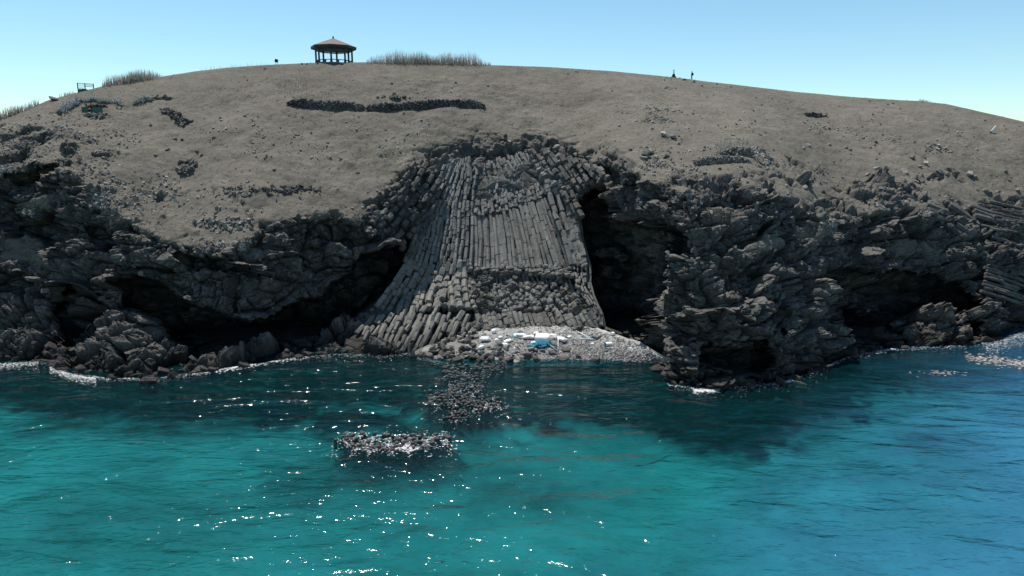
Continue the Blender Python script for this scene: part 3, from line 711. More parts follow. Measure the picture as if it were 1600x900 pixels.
# ------------------------------------------------------------------ washed-up rubbish
def foam_block(p, d, rz, tilt, label, name='foam_block', mat=M_WHITE, cat='foam block', bev=.08):
    m = MB(); m.box((0, 0, 0), d, None, bev); bm = m.bm
    bmesh.ops.subdivide_edges(bm, edges=[e for e in bm.edges if e.calc_length() > .3], cuts=3, use_grid_fill=True)
    for v in bm.verts: v.co += Vector([random.gauss(0, .012) for _ in range(3)])
    o = m.build(name, mat, None, True); o.location = p; o.rotation_euler = (tilt, random.uniform(-.05, .05), rz); return tag(o, label, cat)
foam_block(beach(848, 535)+Vector((0, 0, .62)), (2.0, 1.5, .95), -.12, .16, 'largest white styrofoam block sitting upright behind the blue net', bev=.1)
foam_block(beach(757, 533)+Vector((0, 0, .36)), (1.5, .7, .6), .05, .08, 'white rounded oblong foam float alone among dark boulders', bev=.2, name='foam_float', cat='float')
foam_block(beach(878, 534)+Vector((0, 0, .35)), (1.5, .75, .55), -.75, -.2, 'white foam block tipped on a boulder right of the big block', bev=.14)
foam_block(beach(808, 527)+Vector((0, 0, .3)), (1.0, .8, .4), .3, .2, 'pale blue flat foam slab behind the driftwood poles', mat=M_LBLUE, bev=.06)
foam_block(beach(826, 529)+Vector((0, 0, .25)), (1.6, .9, .3), .1, .1, 'wide flat white foam board left of the big block', bev=.06)
foam_block(beach(792, 535)+Vector((0, 0, .2)), (.9, .6, .35), .9, .2, 'chipped white foam lump at the left end of the driftwood poles', bev=.12)
foam_block(beach(788, 541)+Vector((0, 0, .2)), (1.0, .6, .4), -.3, .3, 'jagged white foam lump in front of the driftwood poles', bev=.12)
foam_block(beach(776, 537)+Vector((0, 0, .3)), (.55, .4, .8), .4, .1, 'small upright white foam piece between two boulders', bev=.1)
foam_block(beach(838, 523)+Vector((0, 0, .2)), (.8, .5, .3), .4, .1, 'small white foam slab leaning on the left side of the big block', bev=.06)
for (x, y, d, rz, lab) in [(798, 533, (.7, .5, .3), .2, 'broken white foam plate lying across the left ends of the poles'), (815, 524, (1.1, .5, .28), -.2, 'long low white foam strip at the back of the litter'), (833, 536, (.8, .5, .25), .5, 'white foam scrap touching the left side of the blue net'), (864, 525, (.9, .6, .35), -.4, 'white foam piece just right of the biggest block'), (890, 528, (.6, .4, .28), .7, 'small white foam cube beyond the tipped block'), (782, 528, (.6, .45, .3), 1.1, 'small white foam lump behind the left boulders'), (806, 545, (.5, .4, .25), .3, 'lowest white foam chip on the dark boulders'), (925, 538, (.45, .3, .2), .2, 'white scrap in the middle of the right pebbles'), (985, 545, (.4, .3, .2), .4, 'white scrap on the far right pebbles')]:
    foam_block(beach(x, y)+Vector((0, 0, d[2]*.45)), d, rz, random.uniform(-.2, .3), lab, bev=.07)
def buoy(x, y, d, label):
    m = MB(); m.blob((0, 0, 0), d, None, 3); m.lathe([(.05, d[2]*.46), (.09, d[2]*.5), (.09, d[2]*.58), (.04, d[2]*.6)], 8)
    o = m.build('buoy', M_WHITE, None, True); o.location = beach(x, y)+Vector((0, 0, d[2]*.42)); o.rotation_euler = (random.uniform(-.8, .8), random.uniform(-.8, .8), 0); tag(o, label, 'buoy', 'white buoys washed up on the beach')
buoy(771, 521, (.75, .7, .65), 'round white buoy above the oblong float')
buoy(751, 545, (.9, .7, .6), 'white egg-shaped buoy lowest on the boulder heap')
buoy(958, 524, (.62, .55, .48), 'white round buoy at the back edge of the pebbles by the dark hollow')
buoy(966, 528, (.4, .35, .3), 'tiny white buoy right beside the round one at the back edge')
buoy(1016, 563, (.5, .4, .32), 'white buoy at the water edge at the right end of the beach')
m = MB()
for i in range(150):
    a, b = random.gauss(0, .75), random.gauss(0, .28); z0 = .45*math.exp(-(a*a/1.2+b*b/.2)); pts = []
    for k in range(5): a += random.gauss(0, .18); b += random.gauss(0, .12); pts.append((a, b, max(.03, z0+random.gauss(0, .06))))
    m.tube(pts, .035, 4)
m.blob((0, 0, .08), (2.4, .9, .5), None, 3, .3); m.blob((-.9, -.1, .0), (1.2, .7, .4), None, 3, .3)
o = m.build('fishing_net', M_BLUE, None, True); o.location = beach(846, 541)+Vector((0, -.1, .1)); tag(o, 'tangled bright blue fishing net heaped in front of the big foam block', 'net')
def pole(x0, y0, x1, y1, r, label, mat=M_WOOD, lift=.25, name='driftwood_pole'):
    a, b = beach(x0, y0)+Vector((0, 0, lift)), beach(x1, y1)+Vector((0, 0, lift)); mm_ = MB()
    mm_.tube([Vector(), (b-a)*.5+Vector((0, 0, .04)), b-a], r, 7, r*.7); o = mm_.build(name, mat, None, True); o.location = a; tag(o, label, 'pole', 'poles washed up on the beach')
pole(800, 538, 838, 534, .075, 'pale driftwood pole pointing at the blue net')
pole(798, 534, 836, 531, .07, 'pale driftwood pole just behind the one pointing at the net', lift=.4)
pole(806, 529, 838, 533, .06, 'thin white pole crossing over the flat foam board', M_WHITE2, .55)
pole(750, 544, 800, 540, .045, 'long grey stick lying left of the foam lumps', lift=.3)
pole(858, 541, 873, 552, .045, 'thin stick slanting down from the net', lift=.3)
pole(872, 532, 873, 550, .05, 'white pole standing almost upright below the tipped foam block', M_WHITE2, .35)
pole(884, 522, 905, 520, .05, 'pale pole at the very back of the pebbles', M_WHITE2)
pole(900, 520, 924, 533, .06, 'long white pole slanting down the right pebbles', M_WHITE2)
pole(806, 540, 816, 552, .04, 'thin white pole dangling down the dark boulders', M_WHITE2, .3)
pole(1000, 511, 1012, 519, .04, 'thin grey pole leaning in the dark hollow', M_WOOD, .3)
crate = empty('plastic_drum', beach(950, 540)+Vector((0, 0, .25)), .2); tag(crate, 'white plastic drum with a teal end lying on the pebbles', 'drum')
m = MB(); m.tube([(-.35, 0, 0), (0, 0, .01), (.55, 0, .02)], .26, 12); m.build('body', M_WHITE, crate)
m = MB(); m.tube([(-.5, 0, 0), (-.42, 0, 0), (-.352, 0, 0)], .28, 12); m.build('cap', M_TEAL, crate)
m = MB()
for i in range(40):
    a, b = random.gauss(0, .55), random.gauss(0, .2); m.tube([(a, b, .1), (a+random.gauss(0, .3), b+random.gauss(0, .2), .25*random.random()+.1), (a+random.gauss(0, .4), b+random.gauss(0, .2), .05)], .03, 4)
o = m.build('rope', M_WHITE2, None, True); o.location = beach(866, 530)+Vector((0, 0, .1)); tag(o, 'tangle of white rope between the two foam blocks', 'rope')
m = MB()
for i in range(24):
    a, b = random.gauss(0, .5), random.gauss(0, .2); m.tube([(a, b, .05), (a+random.gauss(0, .4), b+random.gauss(0, .2), .15), (a+random.gauss(0, .4), b, .05)], .03, 4)
o = m.build('rope', M_LBLUE, None, True); o.location = beach(919, 531)+Vector((0, 0, .08)); tag(o, 'pale blue rope tangle beside the long white pole', 'rope')

# ------------------------------------------------------------------ dry stone walls
def stone_wall(pts, h, th, label, sz=.34, mat=M_STONE, name='dry_stone_wall', keep=1.0):
    W = [ground(x, y) for x, y in pts]; items = []
    L = [0]
    for a, b in zip(W, W[1:]): L.append(L[-1]+(b-a).length)
    s = 0
    while s < L[-1]:
        i = max(k for k in range(len(L)-1) if L[k] <= s); t = (s-L[i])/(L[i+1]-L[i]); p = W[i].lerp(W[i+1], t); d = (W[i+1]-W[i]).normalized(); nx = Vector((-d.y, d.x, 0)).normalized()
        endf = min(1, .35+s/3, .35+(L[-1]-s)/3); hh = h*endf*(.85+.3*random.random())
        z = -.3
        while z < hh:
            w = th*(1-.35*max(0, z)/h)
            for off in np.arange(-w/2, w/2+.01, sz*.75):
                if random.random() > keep*(.55+.45*math.sin(s*.9+L[-1])**2 if keep < 1 else 1): continue
                q = sz*random.uniform(.7, 1.5)*(1 if keep == 1 else 1.1)
                items.append((p+nx*(off+random.gauss(0, .05))+d*random.gauss(0, .08)+Vector((0, 0, z+random.gauss(0, .04))), rand_rot(), (q*1.25, q*1.0, q*.85), random.uniform(.15, .9)))
            z += sz*.62
        s += sz*.72
    items = [((Vector(i[0])-W[0]), *i[1:]) for i in items]
    o = merged(name, items, mat, PROTO_S); o.location = W[0]; return tag(o, label, 'stone wall')
stone_wall([(450,163),(490,166),(520,169),(569,171)], 1.0, .9, 'long dry stone wall below the pavilion, left half up to the gap', .36, M_ROCK)
stone_wall([(573,171),(620,171),(650,169),(690,165),(725,165),(758,167)], 1.05, .9, 'long dry stone wall below the pavilion, right half beyond the gap', .36, M_ROCK)
stone_wall([(1118,243),(1140,241),(1165,240),(1180,243)], .9, .8, 'upper wall of the small stone ruin on the right slope', .36)
stone_wall([(1084,254),(1110,252),(1140,252),(1172,251)], .7, .8, 'lower wall of the small stone ruin on the right slope', .34)
stone_wall([(1258,178),(1272,180),(1292,182)], .5, .5, 'short dark stone wall on the right hillside below the crest', .36, M_ROCK)
stone_wall([(212,157),(230,156),(250,153),(270,153)], .5, .6, 'low stone wall on the left below the reeds on the crest', .34, keep=.6)
def stone_scatter(poly, n, sz, label, mat=M_STONE, flat=.7):
    m_ = polymask(poly, 2); xs_ = [p[0] for p in poly]; ys_ = [p[1] for p in poly]; its = []; o0 = ground(np.mean(xs_), np.mean(ys_))
    while len(its) < n:
        x, y = random.uniform(min(xs_), max(xs_)), random.uniform(min(ys_), max(ys_))
        if m_[int(y), int(x)+OX] < random.random() or math.sin(x*.23+math.sin(y*.5)*2)*math.sin(x*.11+y*.3) < random.uniform(-1, .2): continue
        s_ = sz*(.5+1.1*random.random()**2); its.append((ground(x, y)+Vector((0, 0, .15*s_))-o0, rand_rot(), (s_*1.3, s_*1.1, s_*flat), random.uniform(.2, .95)))
    o = merged('stone_heap', its, mat); o.location = o0; return tag(o, label, None, None, 'stuff')
stone_scatter([(300,346),(345,338),(400,344),(395,358),(330,360)], 150, .42, 'flat spread of tumbled stones on the grass of the left headland')
stone_scatter([(345,292),(420,292),(505,290),(505,300),(420,305),(350,304)], 190, .42, 'low line of tumbled wall stones in the grass above the left headland', M_ROCK)
stone_scatter([(272,262),(296,248),(308,256),(290,274)], 70, .7, 'dark rock outcrop in the grass above the left cove', M_ROCK)
stone_scatter([(250,168),(262,170),(296,192),(286,196)], 80, .6, 'slanting dark stone bank on the left slope', M_ROCK)
stone_scatter([(1440,228),(1470,226),(1486,238),(1450,240)], 50, .5, 'short low row of stones high on the right hillside')
stone_scatter([(1172,228),(1190,232),(1210,250),(1195,258),(1176,246)], 130, .5, 'heap of tumbled stones at the right end of the ruin')
# cairn behind the long wall
items = []
base = ground(618, 153)
for _ in range(160):
    a, r = random.uniform(0, 6.28), random.random()**.5; z = (1-r)*1.15*random.random()**.6; items.append((Vector((r*1.0*math.cos(a), r*.8*math.sin(a), z)), rand_rot(), (.42, .36, .3), random.uniform(.2, .7)))
o = merged('cairn', items, M_STONE); o.location = base; tag(o, 'pointed heap of grey stones just behind the long wall', 'cairn')
for x, y, s in [(590,153,.5),(597,152,.5),(600,152,.6),(609,152,.4),(631,153,.7),(634,152,.5),(640,154,.4)]:
    boulder(ground(x, y)+Vector((0, 0, .1)), s, M_ROCK, 'dark stone beside the pointed cairn behind the long wall', 'dark stones beside the cairn')
boulder(ground(84, 157)+Vector((0, 0, .3)), 1.6, M_ROCK, 'large dark boulder on the left skyline beside the green fence', None, .6)
for x in (472, 480, 486, 496, 505, 534): boulder(ground(x, 99.8)+Vector((0, 0, .1)), random.uniform(.35, .6), M_ROCK, 'small dark stone on the crest in front of the pavilion', 'stones in front of the pavilion')
for x in (1062, 1068, 1071, 1077, 1085): boulder(ground(x, np.interp(x, [1050, 1120], [122.5, 131.5]))+Vector((0, 0, .12)), random.uniform(.45, .7), M_ROCK, 'small dark stone on the crest near the standing walker', 'stones on the right crest')

# ------------------------------------------------------------------ pavilion
def crest(px, back=0.0):
    p = Vector([np.interp(px, XS, PS[:, k]) for k in range(3)]); c_ = int(np.clip(np.searchsorted(XS, px), 0, NC-1)); r = N_FRONT-30+int(np.argmin(proj(G2[N_FRONT-30:N_FRONT+6, c_])[1]))
    p = Vector(G2[r, c_]); return p+Vector((0, back, 0))
pv = crest(521); pv.z = pv.z+.05; pv.x *= (pv.y+4)/pv.y; pv.y += 4.0
pav = tag(empty('pavilion', pv, 0), 'octagonal open pavilion with a brown pyramid roof on the hilltop', 'pavilion')
SCL = pv.y/F_PX      # metres per photo pixel there
HT, RR, RP = 40*SCL, 33.5*SCL, 26.5*SCL
ph = math.radians(5)
eav = 20.5*SCL; apex = 37.5*SCL
m = MB(); m.lathe([(RP+.35, -2.5), (RP+.35, .08), (RP+.25, .12)], 8, ph); m.build('floor', M_FLOOR, pav)
m = MB(); m.lathe([(RR+.02, eav+.55), (RR+.05, eav+.62), (RR*.5, eav+.62+(apex-eav-.62)*.53), (.12, apex)], 8, ph); rf = m.build('roof', M_ROOF, pav)
m = MB(); m.lathe([(.1, apex-.05), (.16, apex+.05), (.2, apex+.18), (.1, apex+.34), (.03, apex+.5)], 10); m.build('finial', M_FASC, rf)
m = MB(); m.lathe([(RP*.7, eav+.03), (RR-.06, eav+.12), (RR, eav+.16), (RR, eav+.545), (RP*.7, eav+.54)], 8, ph); m.build('fascia', M_FASC, pav)
corners = [Vector((RP*math.cos(ph+k*math.pi/4), RP*math.sin(ph+k*math.pi/4), 0)) for k in range(8)]
for k, c_ in enumerate(corners):
    m = MB(); m.tube([c_+Vector((0, 0, .18)), c_+Vector((0, 0, eav*.5)), c_+Vector((0, 0, eav+.1))], .19, 8); m.tube([c_+Vector((0, 0, .16)), c_+Vector((0, 0, .5))], .25, 8); m.build('post', M_POST, pav)
    d = corners[(k+1) % 8]
    rz = math.atan2((d-c_).y, (d-c_).x)
    m = MB(); m.box((c_+d)/2+Vector((0, 0, eav-.12)), ((d-c_).length-.3, .12, .2), Matrix.Rotation(rz, 3, 'Z')); m.build('beam', M_POST, pav)
    if k in (0, 2, 3, 4, 6, 7, 5):
        m = MB(); m.box((c_+d)/2+Vector((0, 0, .62)), ((d-c_).length-.32, .4, .1), Matrix.Rotation(rz, 3, 'Z'))
        m.box((c_+d)/2+Vector((0, 0, .38)), (.3, .3, .4), Matrix.Rotation(rz, 3, 'Z')); m.build('bench', M_POST, pav)

# info sign, marker, walker, fence, bunker, white slab
p = crest(431); s = p.y/F_PX
sg = tag(empty('info_sign', p+Vector((0, .2, -.05)), .25), 'small dark tilted information board on two short legs on the left crest', 'sign')
R_ = Matrix.Rotation(math.radians(-12), 3, 'X') @ Matrix.Rotation(math.radians(16), 3, 'Y')
m = MB(); m.box((-.05, 0, .75), (.62, .07, .62), R_, .02); m.build('board', M_DARK, sg)
for sx_ in (-.2, .18): m = MB(); m.box((sx_, .06, .26), (.07, .07, .6)); m.build('leg', M_DARK, sg)
p = crest(1053)
mk_ = tag(empty('marker_post', p+Vector((0, .3, -.1))), 'small white marker post with dark cap and dark base on the right crest', 'marker')
m = MB(); m.box((0, 0, .15), (1.0, .8, .35), None, .04); m.box((0, 0, .55), (.55, .5, .5), None, .04); m.build('base', M_DARK, mk_)
m = MB(); m.lathe([(.2, .8), (.17, 1.1), (.12, 1.5)], 8); m.build('shaft', M_WHITE2, mk_)
m = MB(); m.blob((0, 0, 1.62), (.26, .26, .3), None, 2); m.build('cap', M_DARK, mk_)
# walker: one skinned body
def person(p, rz):
    J = {'pel': (0, 0, .92, .15), 'che': (.02, 0, 1.28, .17), 'nek': (.03, 0, 1.48, .065), 'hd0': (.05, 0, 1.57, .085), 'hd1': (.06, 0, 1.68, .085),
         'kl': (.04, .1, .5, .075), 'al': (-.02, .1, .08, .05), 'fl': (.16, .11, .035, .04), 'kr': (.08, -.1, .5, .075), 'ar': (.05, -.1, .08, .05), 'fr': (.22, -.11, .035, .04),
         'sl': (.02, .2, 1.4, .07), 'el': (-.02, .26, 1.13, .05), 'hl': (.1, .24, .9, .04), 'sr': (.02, -.2, 1.4, .07), 'er': (-.02, -.26, 1.13, .05), 'hr': (.1, -.24, .9, .04)}
    E = [('pel', 'che'), ('che', 'nek'), ('nek', 'hd0'), ('hd0', 'hd1'), ('pel', 'kl'), ('kl', 'al'), ('al', 'fl'), ('pel', 'kr'), ('kr', 'ar'), ('ar', 'fr'), ('che', 'sl'), ('sl', 'el'), ('el', 'hl'), ('che', 'sr'), ('sr', 'er'), ('er', 'hr')]
    ks = list(J); me = bpy.data.meshes.new('person'); me.from_pydata([J[k][:3] for k in ks], [(ks.index(a), ks.index(b)) for a, b in E], [])
    o = bpy.data.objects.new('person', me); COL.objects.link(o); o.modifiers.new('skin', 'SKIN'); o.modifiers.new('sub', 'SUBSURF').levels = 1; o.modifiers['sub'].render_levels = 2
    if not me.skin_vertices: me.attributes  # layer is made by the modifier
    try:
        for i, k in enumerate(ks): me.skin_vertices[0].data[i].radius = (J[k][3],)*2; me.skin_vertices[0].data[i].use_root = (k == 'pel')
    except Exception: pass
    me.materials.append(M_CLOTH); o.location = p; o.rotation_euler = (0, 0, rz)
    m = MB(); m.blob((.06, 0, 1.64), (.2, .17, .25), None, 3); m.blob((.165, 0, 1.63), (.05, .04, .06), None, 2); m.build('head', M_SKIN, o, True)
    m = MB(); m.blob((.035, 0, 1.69), (.24, .2, .2), None, 3); m.build('hair', M_DARK, o, True)
    m = MB(); m.box((-.24, 0, 1.2), (.24, .34, .55), None, .09); m.build('backpack', M_PACK, o, True)
    return o
tag(person(crest(1081)+Vector((0, .2, -.02)), math.pi+.35), 'person in dark clothes with a backpack standing on the right crest', 'person')
# fence on the left skyline
p0 = crest(120.5); p1 = crest(145)
fe = tag(empty('fence', p0), 'short dark green mesh fence of two panels on the left skyline', 'fence')
top = p0.z+14*p0.y/F_PX
dx = p1-p0
q = [Vector((0, 0, 0)), dx*.46, dx]
for v in q: m = MB(); m.box((v.x, v.y, (v.z+top-p0.z)/2-.1), (.11, .11, top-p0.z-v.z+.2)); m.build('post', M_DGREEN, fe)
for a, b in ((q[0], q[1]), (q[1], q[2])):
    m = MB(); zt = top-p0.z-.05; zb_ = max(a.z, b.z)+.25
    m.tube([Vector((a.x, a.y, zt)), Vector((b.x, b.y, zt))], .045, 6); m.tube([Vector((a.x, a.y, zb_)), Vector((b.x, b.y, zb_))], .045, 6)
    for t in np.linspace(.07, .93, 9): v = a.lerp(b, t); m.tube([Vector((v.x, v.y, zb_)), Vector((v.x, v.y, zt))], .012, 4)
    for z in np.linspace(zb_+.2, zt-.15, 4): m.tube([Vector((a.x, a.y, z)), Vector((b.x, b.y, z))], .01, 4)
    m.build('mesh_panel', M_DGREEN, fe)
m = MB(); a = q[0]; b = q[1]*1.25; m.box(((a+b)/2)+Vector((0, .05, .1)), ((b-a).length, .08, .5)); m.build('kick_board', M_DGREEN, fe)
# stone shelter with green panels
p = ground(144, 177)
bk_ = tag(empty('stone_shelter', p), 'low stone shelter with two green panels among the agaves on the left slope', 'shelter')
k_ = p.y/F_PX
m = MB(); m.box((-11.5*k_, .1, .55), (9.5*k_, .12, .85)); m.build('green_panel', M_GREEN, bk_)
m = MB(); m.box((8*k_, 0, .5), (15*k_, .12, .85)); m.build('green_panel', M_GREEN, bk_)
items = [(Vector((random.uniform(-10, 17)*k_, random.uniform(.1, 1.0), random.uniform(.95, 1.25))), rand_rot(), (.5, .42, .3), random.uniform(.1, .5)) for _ in range(90)]
merged('stone_rim', items, M_ROCK, None, bk_)
items = [(Vector((random.uniform(-16, 22)*k_, random.uniform(-1.2, -.15), random.uniform(-.7, -.15))), rand_rot(), (.45, .4, .3), random.uniform(.4, .9)) for _ in range(60)]
merged('stone_apron', items, M_STONE, None, bk_)
p = ground(1549, 207)
ws = empty('white_post', p, 0); tag(ws, 'white leaning post on the right hillside', 'post')
m = MB(); m.box((.35, 0, .75), (.30, .18, 1.35), Matrix.Rotation(math.radians(38), 3, 'Y'), .04); m.build('shaft', M_WHITE2, ws)
m = MB(); m.blob((-.2, -.1, .08), (.4, .35, .3), None, 2, .2); m.build('foot', M_STONE, ws)

# ------------------------------------------------------------------ plants
def blades(name, roots, hmin, hmax, mat, label, w=.05, n=1, lean=.22, kind='stuff', cat=None):
    V, F_ = [], []
    xa = [p[0] for p in roots]; xl, xh = min(xa), max(xa)
    for p in roots:
        for _ in range(n):
            h_ = random.uniform(hmin, hmax); a = random.uniform(0, 6.3); l = random.gauss(0, lean); b = Vector(p)
            if name == 'reeds': e_ = (p[0]-xl)/(xh-xl+1e-6); h_ *= min(1, .4+5*min(e_, 1-e_))*(.88+.22*math.sin(p[0]*.9)*math.sin(p[0]*.37+1))
            b = Vector(p)+Vector((random.gauss(0, .08), random.gauss(0, .08), -.05))
            d = Vector((math.cos(a)*w, math.sin(a)*w, 0)); tip = b+Vector((math.cos(a+1)*l*h_, math.sin(a+1)*l*h_, h_)); mid_ = b.lerp(tip, .55)-Vector((math.cos(a+1)*l*h_*.15, math.sin(a+1)*l*h_*.15, 0))
            i = len(V); V += [b-d, b+d, mid_+d*.7, mid_-d*.7, tip+d*.12, tip-d*.12]; F_ += [(i, i+1, i+2, i+3), (i+3, i+2, i+4, i+5)]
    return tag(new_mesh(name, np.array([v[:] for v in V]), np.array(F_), mat), label, cat, None, kind)
def crest_patch(x0, x1, n, depth):   # x0..x1: where the bed grows along the crest
    out = []
    for _ in range(n):
        x = random.triangular(x0, x1, (x0+x1)/2) if random.random() < .6 else random.uniform(x0, x1); c_ = int(np.searchsorted(XS, x)); r = int(N_FRONT-1+random.uniform(-depth, depth*.5))
        out.append(G2[min(r, NR-1), c_])
    return out
blades('reeds', crest_patch(572, 765, 3200, 6), .6, 2.8, M_REED2, 'grey green reeds along the crest right of the pavilion', .035)
blades('reeds', crest_patch(572, 768, 500, 6), .3, 1.0, M_REED, 'low dry reeds fringing the reed bed right of the pavilion', .03)
blades('reeds', crest_patch(160, 248, 1500, 6), .6, 2.1, M_REED2, 'dense reeds on the left crest right of the green fence', .04)
blades('reeds', crest_patch(150, 265, 300, 8), .3, .9, M_REED, 'short dry reeds fringing the left reed bed', .03)
blades('reeds', crest_patch(-30, 62, 800, 8), .6, 1.7, M_REED2, 'reeds on the far left skyline', .04)
blades('reeds', crest_patch(90, 115, 130, 4), .4, 1.0, M_REED, 'small dry tuft on the skyline left of the green fence', .03)
blades('reeds', crest_patch(1436, 1456, 160, 3), .3, .7, M_REED2, 'small bush of reeds on the right skyline', .03)
blades('reeds', crest_patch(295, 425, 170, 3), .4, 1.0, M_REED, 'sparse dry stalks along the crest left of the info board', .02)
def slope_patch(x0, x1, y0, y1, n, f=None):
    out = []
    for _ in range(n):
        x, y = random.uniform(x0, x1), random.uniform(y0, y1)
        if f and random.random() > f(x, y): continue
        out.append(ground(x, y))
    return out
blades('reeds', slope_patch(432, 480, 122, 152, 420), .5, 1.5, M_REED, 'tall dry reeds left above the long stone wall', .03)
blades('reeds', slope_patch(460, 760, 150, 166, 700, lambda x, y: 1.1-(x-460)/330), .4, 1.2, M_REED, 'dry grass stalks growing behind the long stone wall', .025)
blades('reeds', slope_patch(280, 420, 135, 154, 350), .4, 1.1, M_REED, 'dry stalks on the left hillside below the crest', .025)
blades('reeds', slope_patch(1118, 1178, 222, 240, 480, lambda x, y: 1-abs(x-1142)/45), .5, 1.7, M_REED2, 'clump of dark dry reeds inside the stone ruin', .035)
# tufts of dry grass all over the hill
cand = np.nonzero((ROCK[:N_FRONT] < .35) & (SEC[:N_FRONT] > 2.2) & (SEC[:N_FRONT] < 4.0) & (px0[:N_FRONT] > -20) & (px0[:N_FRONT] < 1620))
pick = RNG.choice(len(cand[0]), 9000, replace=False)
blades('dry_grass', [G2[cand[0][k], cand[1][k]] for k in pick], .05, .17, M_TUFT, 'short dry grass tufts covering the whole hill', .06, 4, 1.6)
# agaves
m = MB()
for k in range(12):
    a = k*2.4; e = .35+.9*(k/12); L = .95
    b0 = Vector((.08*math.cos(a), .08*math.sin(a), .05)); d = Vector((math.cos(a)*math.cos(e), math.sin(a)*math.cos(e), math.sin(e))); sd = Vector((-math.sin(a), math.cos(a), 0)); up = d.cross(sd)
    v = [m.bm.verts.new(b0-sd*.05), m.bm.verts.new(b0+sd*.05), m.bm.verts.new(b0+d*L*.45+sd*.085), m.bm.verts.new(b0+d*L+Vector((0, 0, .05))), m.bm.verts.new(b0+d*L*.45-sd*.085), m.bm.verts.new(b0+d*L*.4-up*.06), m.bm.verts.new(b0-up*.04)]
    for f in ((0, 6, 5, 4), (6, 1, 2, 5), (4, 5, 3), (5, 2, 3), (0, 4, 3, 2, 1)):
        m.bm.faces.new([v[i] for i in f])
ag = m.build('agave', M_AGAVE)
spots = [(random.uniform(92, 122), 0) for _ in range(19)]
spots = [(x, np.interp(x, [92, 105, 122], [177, 168, 160])+random.uniform(-5, 6)) for x, _ in spots]+[(x, np.interp(x, [122, 150, 190], [157, 158, 163])+random.uniform(-2, 2)) for x in np.linspace(122, 190, 15)]
spots2 = [(x, np.interp(x, [212, 240], [159, 154])+random.uniform(-2, 2)) for x in np.linspace(212, 240, 8)]
first = True
for L_, lab, gr in ((spots, 'silvery agave rosette around the green panelled shelter', 'agaves around the shelter'), (spots2, 'silvery agave rosette beside the low wall on the left hill', 'agaves beside the low wall')):
    for x, y in L_:
        o = ag if first else ag.copy()
        if not first: COL.objects.link(o)
        first = False
        o.location = ground(x, y); s = random.uniform(.6, 1.05); o.scale = (s, s, s*random.uniform(.9, 1.2)); o.rotation_euler = (0, 0, random.uniform(0, 6.3)); tag(o, lab, 'agave', gr)

# ------------------------------------------------------------------ foam
FV, FF = [], []
def fleck(px, py, s, z=.035):
    p = unproj_z(px, py, z); n = random.randint(5, 8); i = len(FV); a0 = random.uniform(0, 6.3)
    for k in range(n):
        a = 2*math.pi*k/n; r = s*random.uniform(.45, 1.2); FV.append((p[0]+r*1.7*math.cos(a), p[1]+r*.8*math.sin(a), z+random.random()*.02))
    for k in range(1, n-1): FF.append((i, i+k, i+k+1))
def foam_band(x0, x1, n, width, s, off=0):
    for _ in range(int(n*1.7)):
        x = random.uniform(x0, x1); b = np.interp(x, XF, curve_base)+off; y = b+abs(random.gauss(0, width))
        fleck(x, y, s*random.uniform(.4, 1.4))
curve_base = curve(BASE, 1, XF, 5); curve_base = np.where((XF > 650) & (XF < 1035), np.interp(XF, [650, 700, 760, 1035], [555, 566, 569, 569]), curve_base)
foam_band(-10, 60, 260, 5, .06, 3); foam_band(78, 150, 420, 5, .065, 4); foam_band(-10, 700, 700, 3, .035, 1); foam_band(1030, 1610, 650, 3, .035, 1); foam_band(1040, 1300, 120, 9, .03, 3); foam_band(140, 330, 130, 2, .06, 1); foam_band(320, 400, 150, 2.5, .09, 1); foam_band(400, 480, 90, 2.0, .07, 1); foam_band(480, 700, 110, 3, .05, 2)
foam_band(1085, 1125, 170, 2.4, .09, 3); foam_band(1030, 1290, 130, 2.4, .06, 1); foam_band(1225, 1240, 40, 2, .11, 0); foam_band(1280, 1320, 50, 2, .08, 0); foam_band(1320, 1600, 150, 2.5, .07, 0); foam_band(1540, 1610, 420, 9, .06, 2); foam_band(1370, 1420, 60, 2, .1)
for name, lab, poly, pitch, hm in REEFS:
    xs_ = [p[0] for p in poly]; ys_ = [p[1] for p in poly]; m_ = polymask(poly, 5); k = {7.5: 1500, 5.4: 520}.get(pitch, 130)
    while k > 0:
        x = random.uniform(min(xs_)-8, max(xs_)+8); y = random.uniform(min(ys_)-3, max(ys_)+6)
        if random.random() < (m_[int(y), int(x)+OX]+.12)*(.15+1.1*max(0, math.sin(x*.21+1.3*math.sin(y*.35)+y*.3))): fleck(x, y, (.042 if pitch > 7 else .036)*random.uniform(.4, 1.7)); k -= 1
for _ in range(130): fleck(random.gauss(636, 8), random.gauss(700, 2.5), .07)
for _ in range(120): fleck(random.gauss(765, 14), random.gauss(636, 3), .06)
tag(new_mesh('foam', np.array(FV), np.array(FF), M_FOAM), 'white foam flecks along the rocks and over the reefs', None, None, 'stuff')
FV, FF = [], []
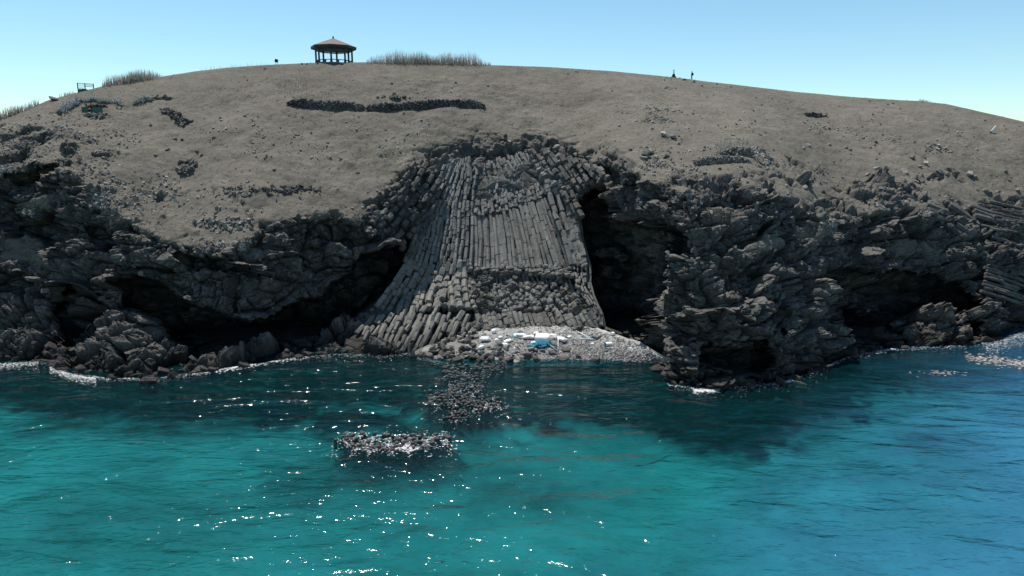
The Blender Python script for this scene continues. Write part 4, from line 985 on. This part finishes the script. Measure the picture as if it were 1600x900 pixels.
for _ in range(420):
    x = random.uniform(1510, 1625); fleck(x, np.interp(x, [1510, 1560, 1625], [558, 564, 572])+random.gauss(0, 4), .11*random.uniform(.4, 1.7), .02)
for _ in range(60): fleck(random.gauss(1475, 20), random.gauss(583, 2), .1, .02)
tag(new_mesh('drifting_weed', np.array(FV), np.array(FF), M_KELP), 'pale brown floating weed on the water at the right edge', None, None, 'stuff')

# ------------------------------------------------------------------ light
L = Vector((-.2, .27, .95)).normalized()
sun_d = bpy.data.lights.new('sun', 'SUN'); sun_d.energy = 5.0; sun_d.angle = math.radians(.5); sun_d.color = (1, .955, .875)
sun = bpy.data.objects.new('sun', sun_d); COL.objects.link(sun); sun.rotation_euler = L.to_track_quat('Z', 'Y').to_euler(); sun.location = L*200
w = bpy.data.worlds.new('World'); SC.world = w; w.use_nodes = True; nt = w.node_tree; nt.nodes.clear()
sky = nt.nodes.new('ShaderNodeTexSky'); sky.sky_type = 'NISHITA'; sky.sun_disc = False
sky.sun_elevation = math.asin(L.z); sky.sun_rotation = math.atan2(L.x, L.y); sky.air_density = 1.0; sky.dust_density = 0.0; sky.ozone_density = 3.0; sky.altitude = 0
bg = nt.nodes.new('ShaderNodeBackground'); bg.inputs[1].default_value = .113; ow = nt.nodes.new('ShaderNodeOutputWorld')
mu = nt.nodes.new('ShaderNodeMix'); mu.data_type = 'RGBA'; mu.blend_type = 'MULTIPLY'; mu.inputs[0].default_value = 1; mu.inputs[7].default_value = (.81, .955, .905, 1)
nt.links.new(sky.outputs[0], mu.inputs[6]); nt.links.new(mu.outputs[2], bg.inputs[0]); nt.links.new(bg.outputs[0], ow.inputs[0])
SC.view_settings.view_transform = 'Standard'; SC.view_settings.look = 'None'; SC.view_settings.gamma = 1; SC.view_settings.exposure = 0.48
SC.render.engine = 'CYCLES'; SC.cycles.max_bounces = 5; SC.cycles.diffuse_bounces = 1; SC.cycles.glossy_bounces = 2; SC.cycles.transparent_max_bounces = 6; SC.cycles.use_denoising = True
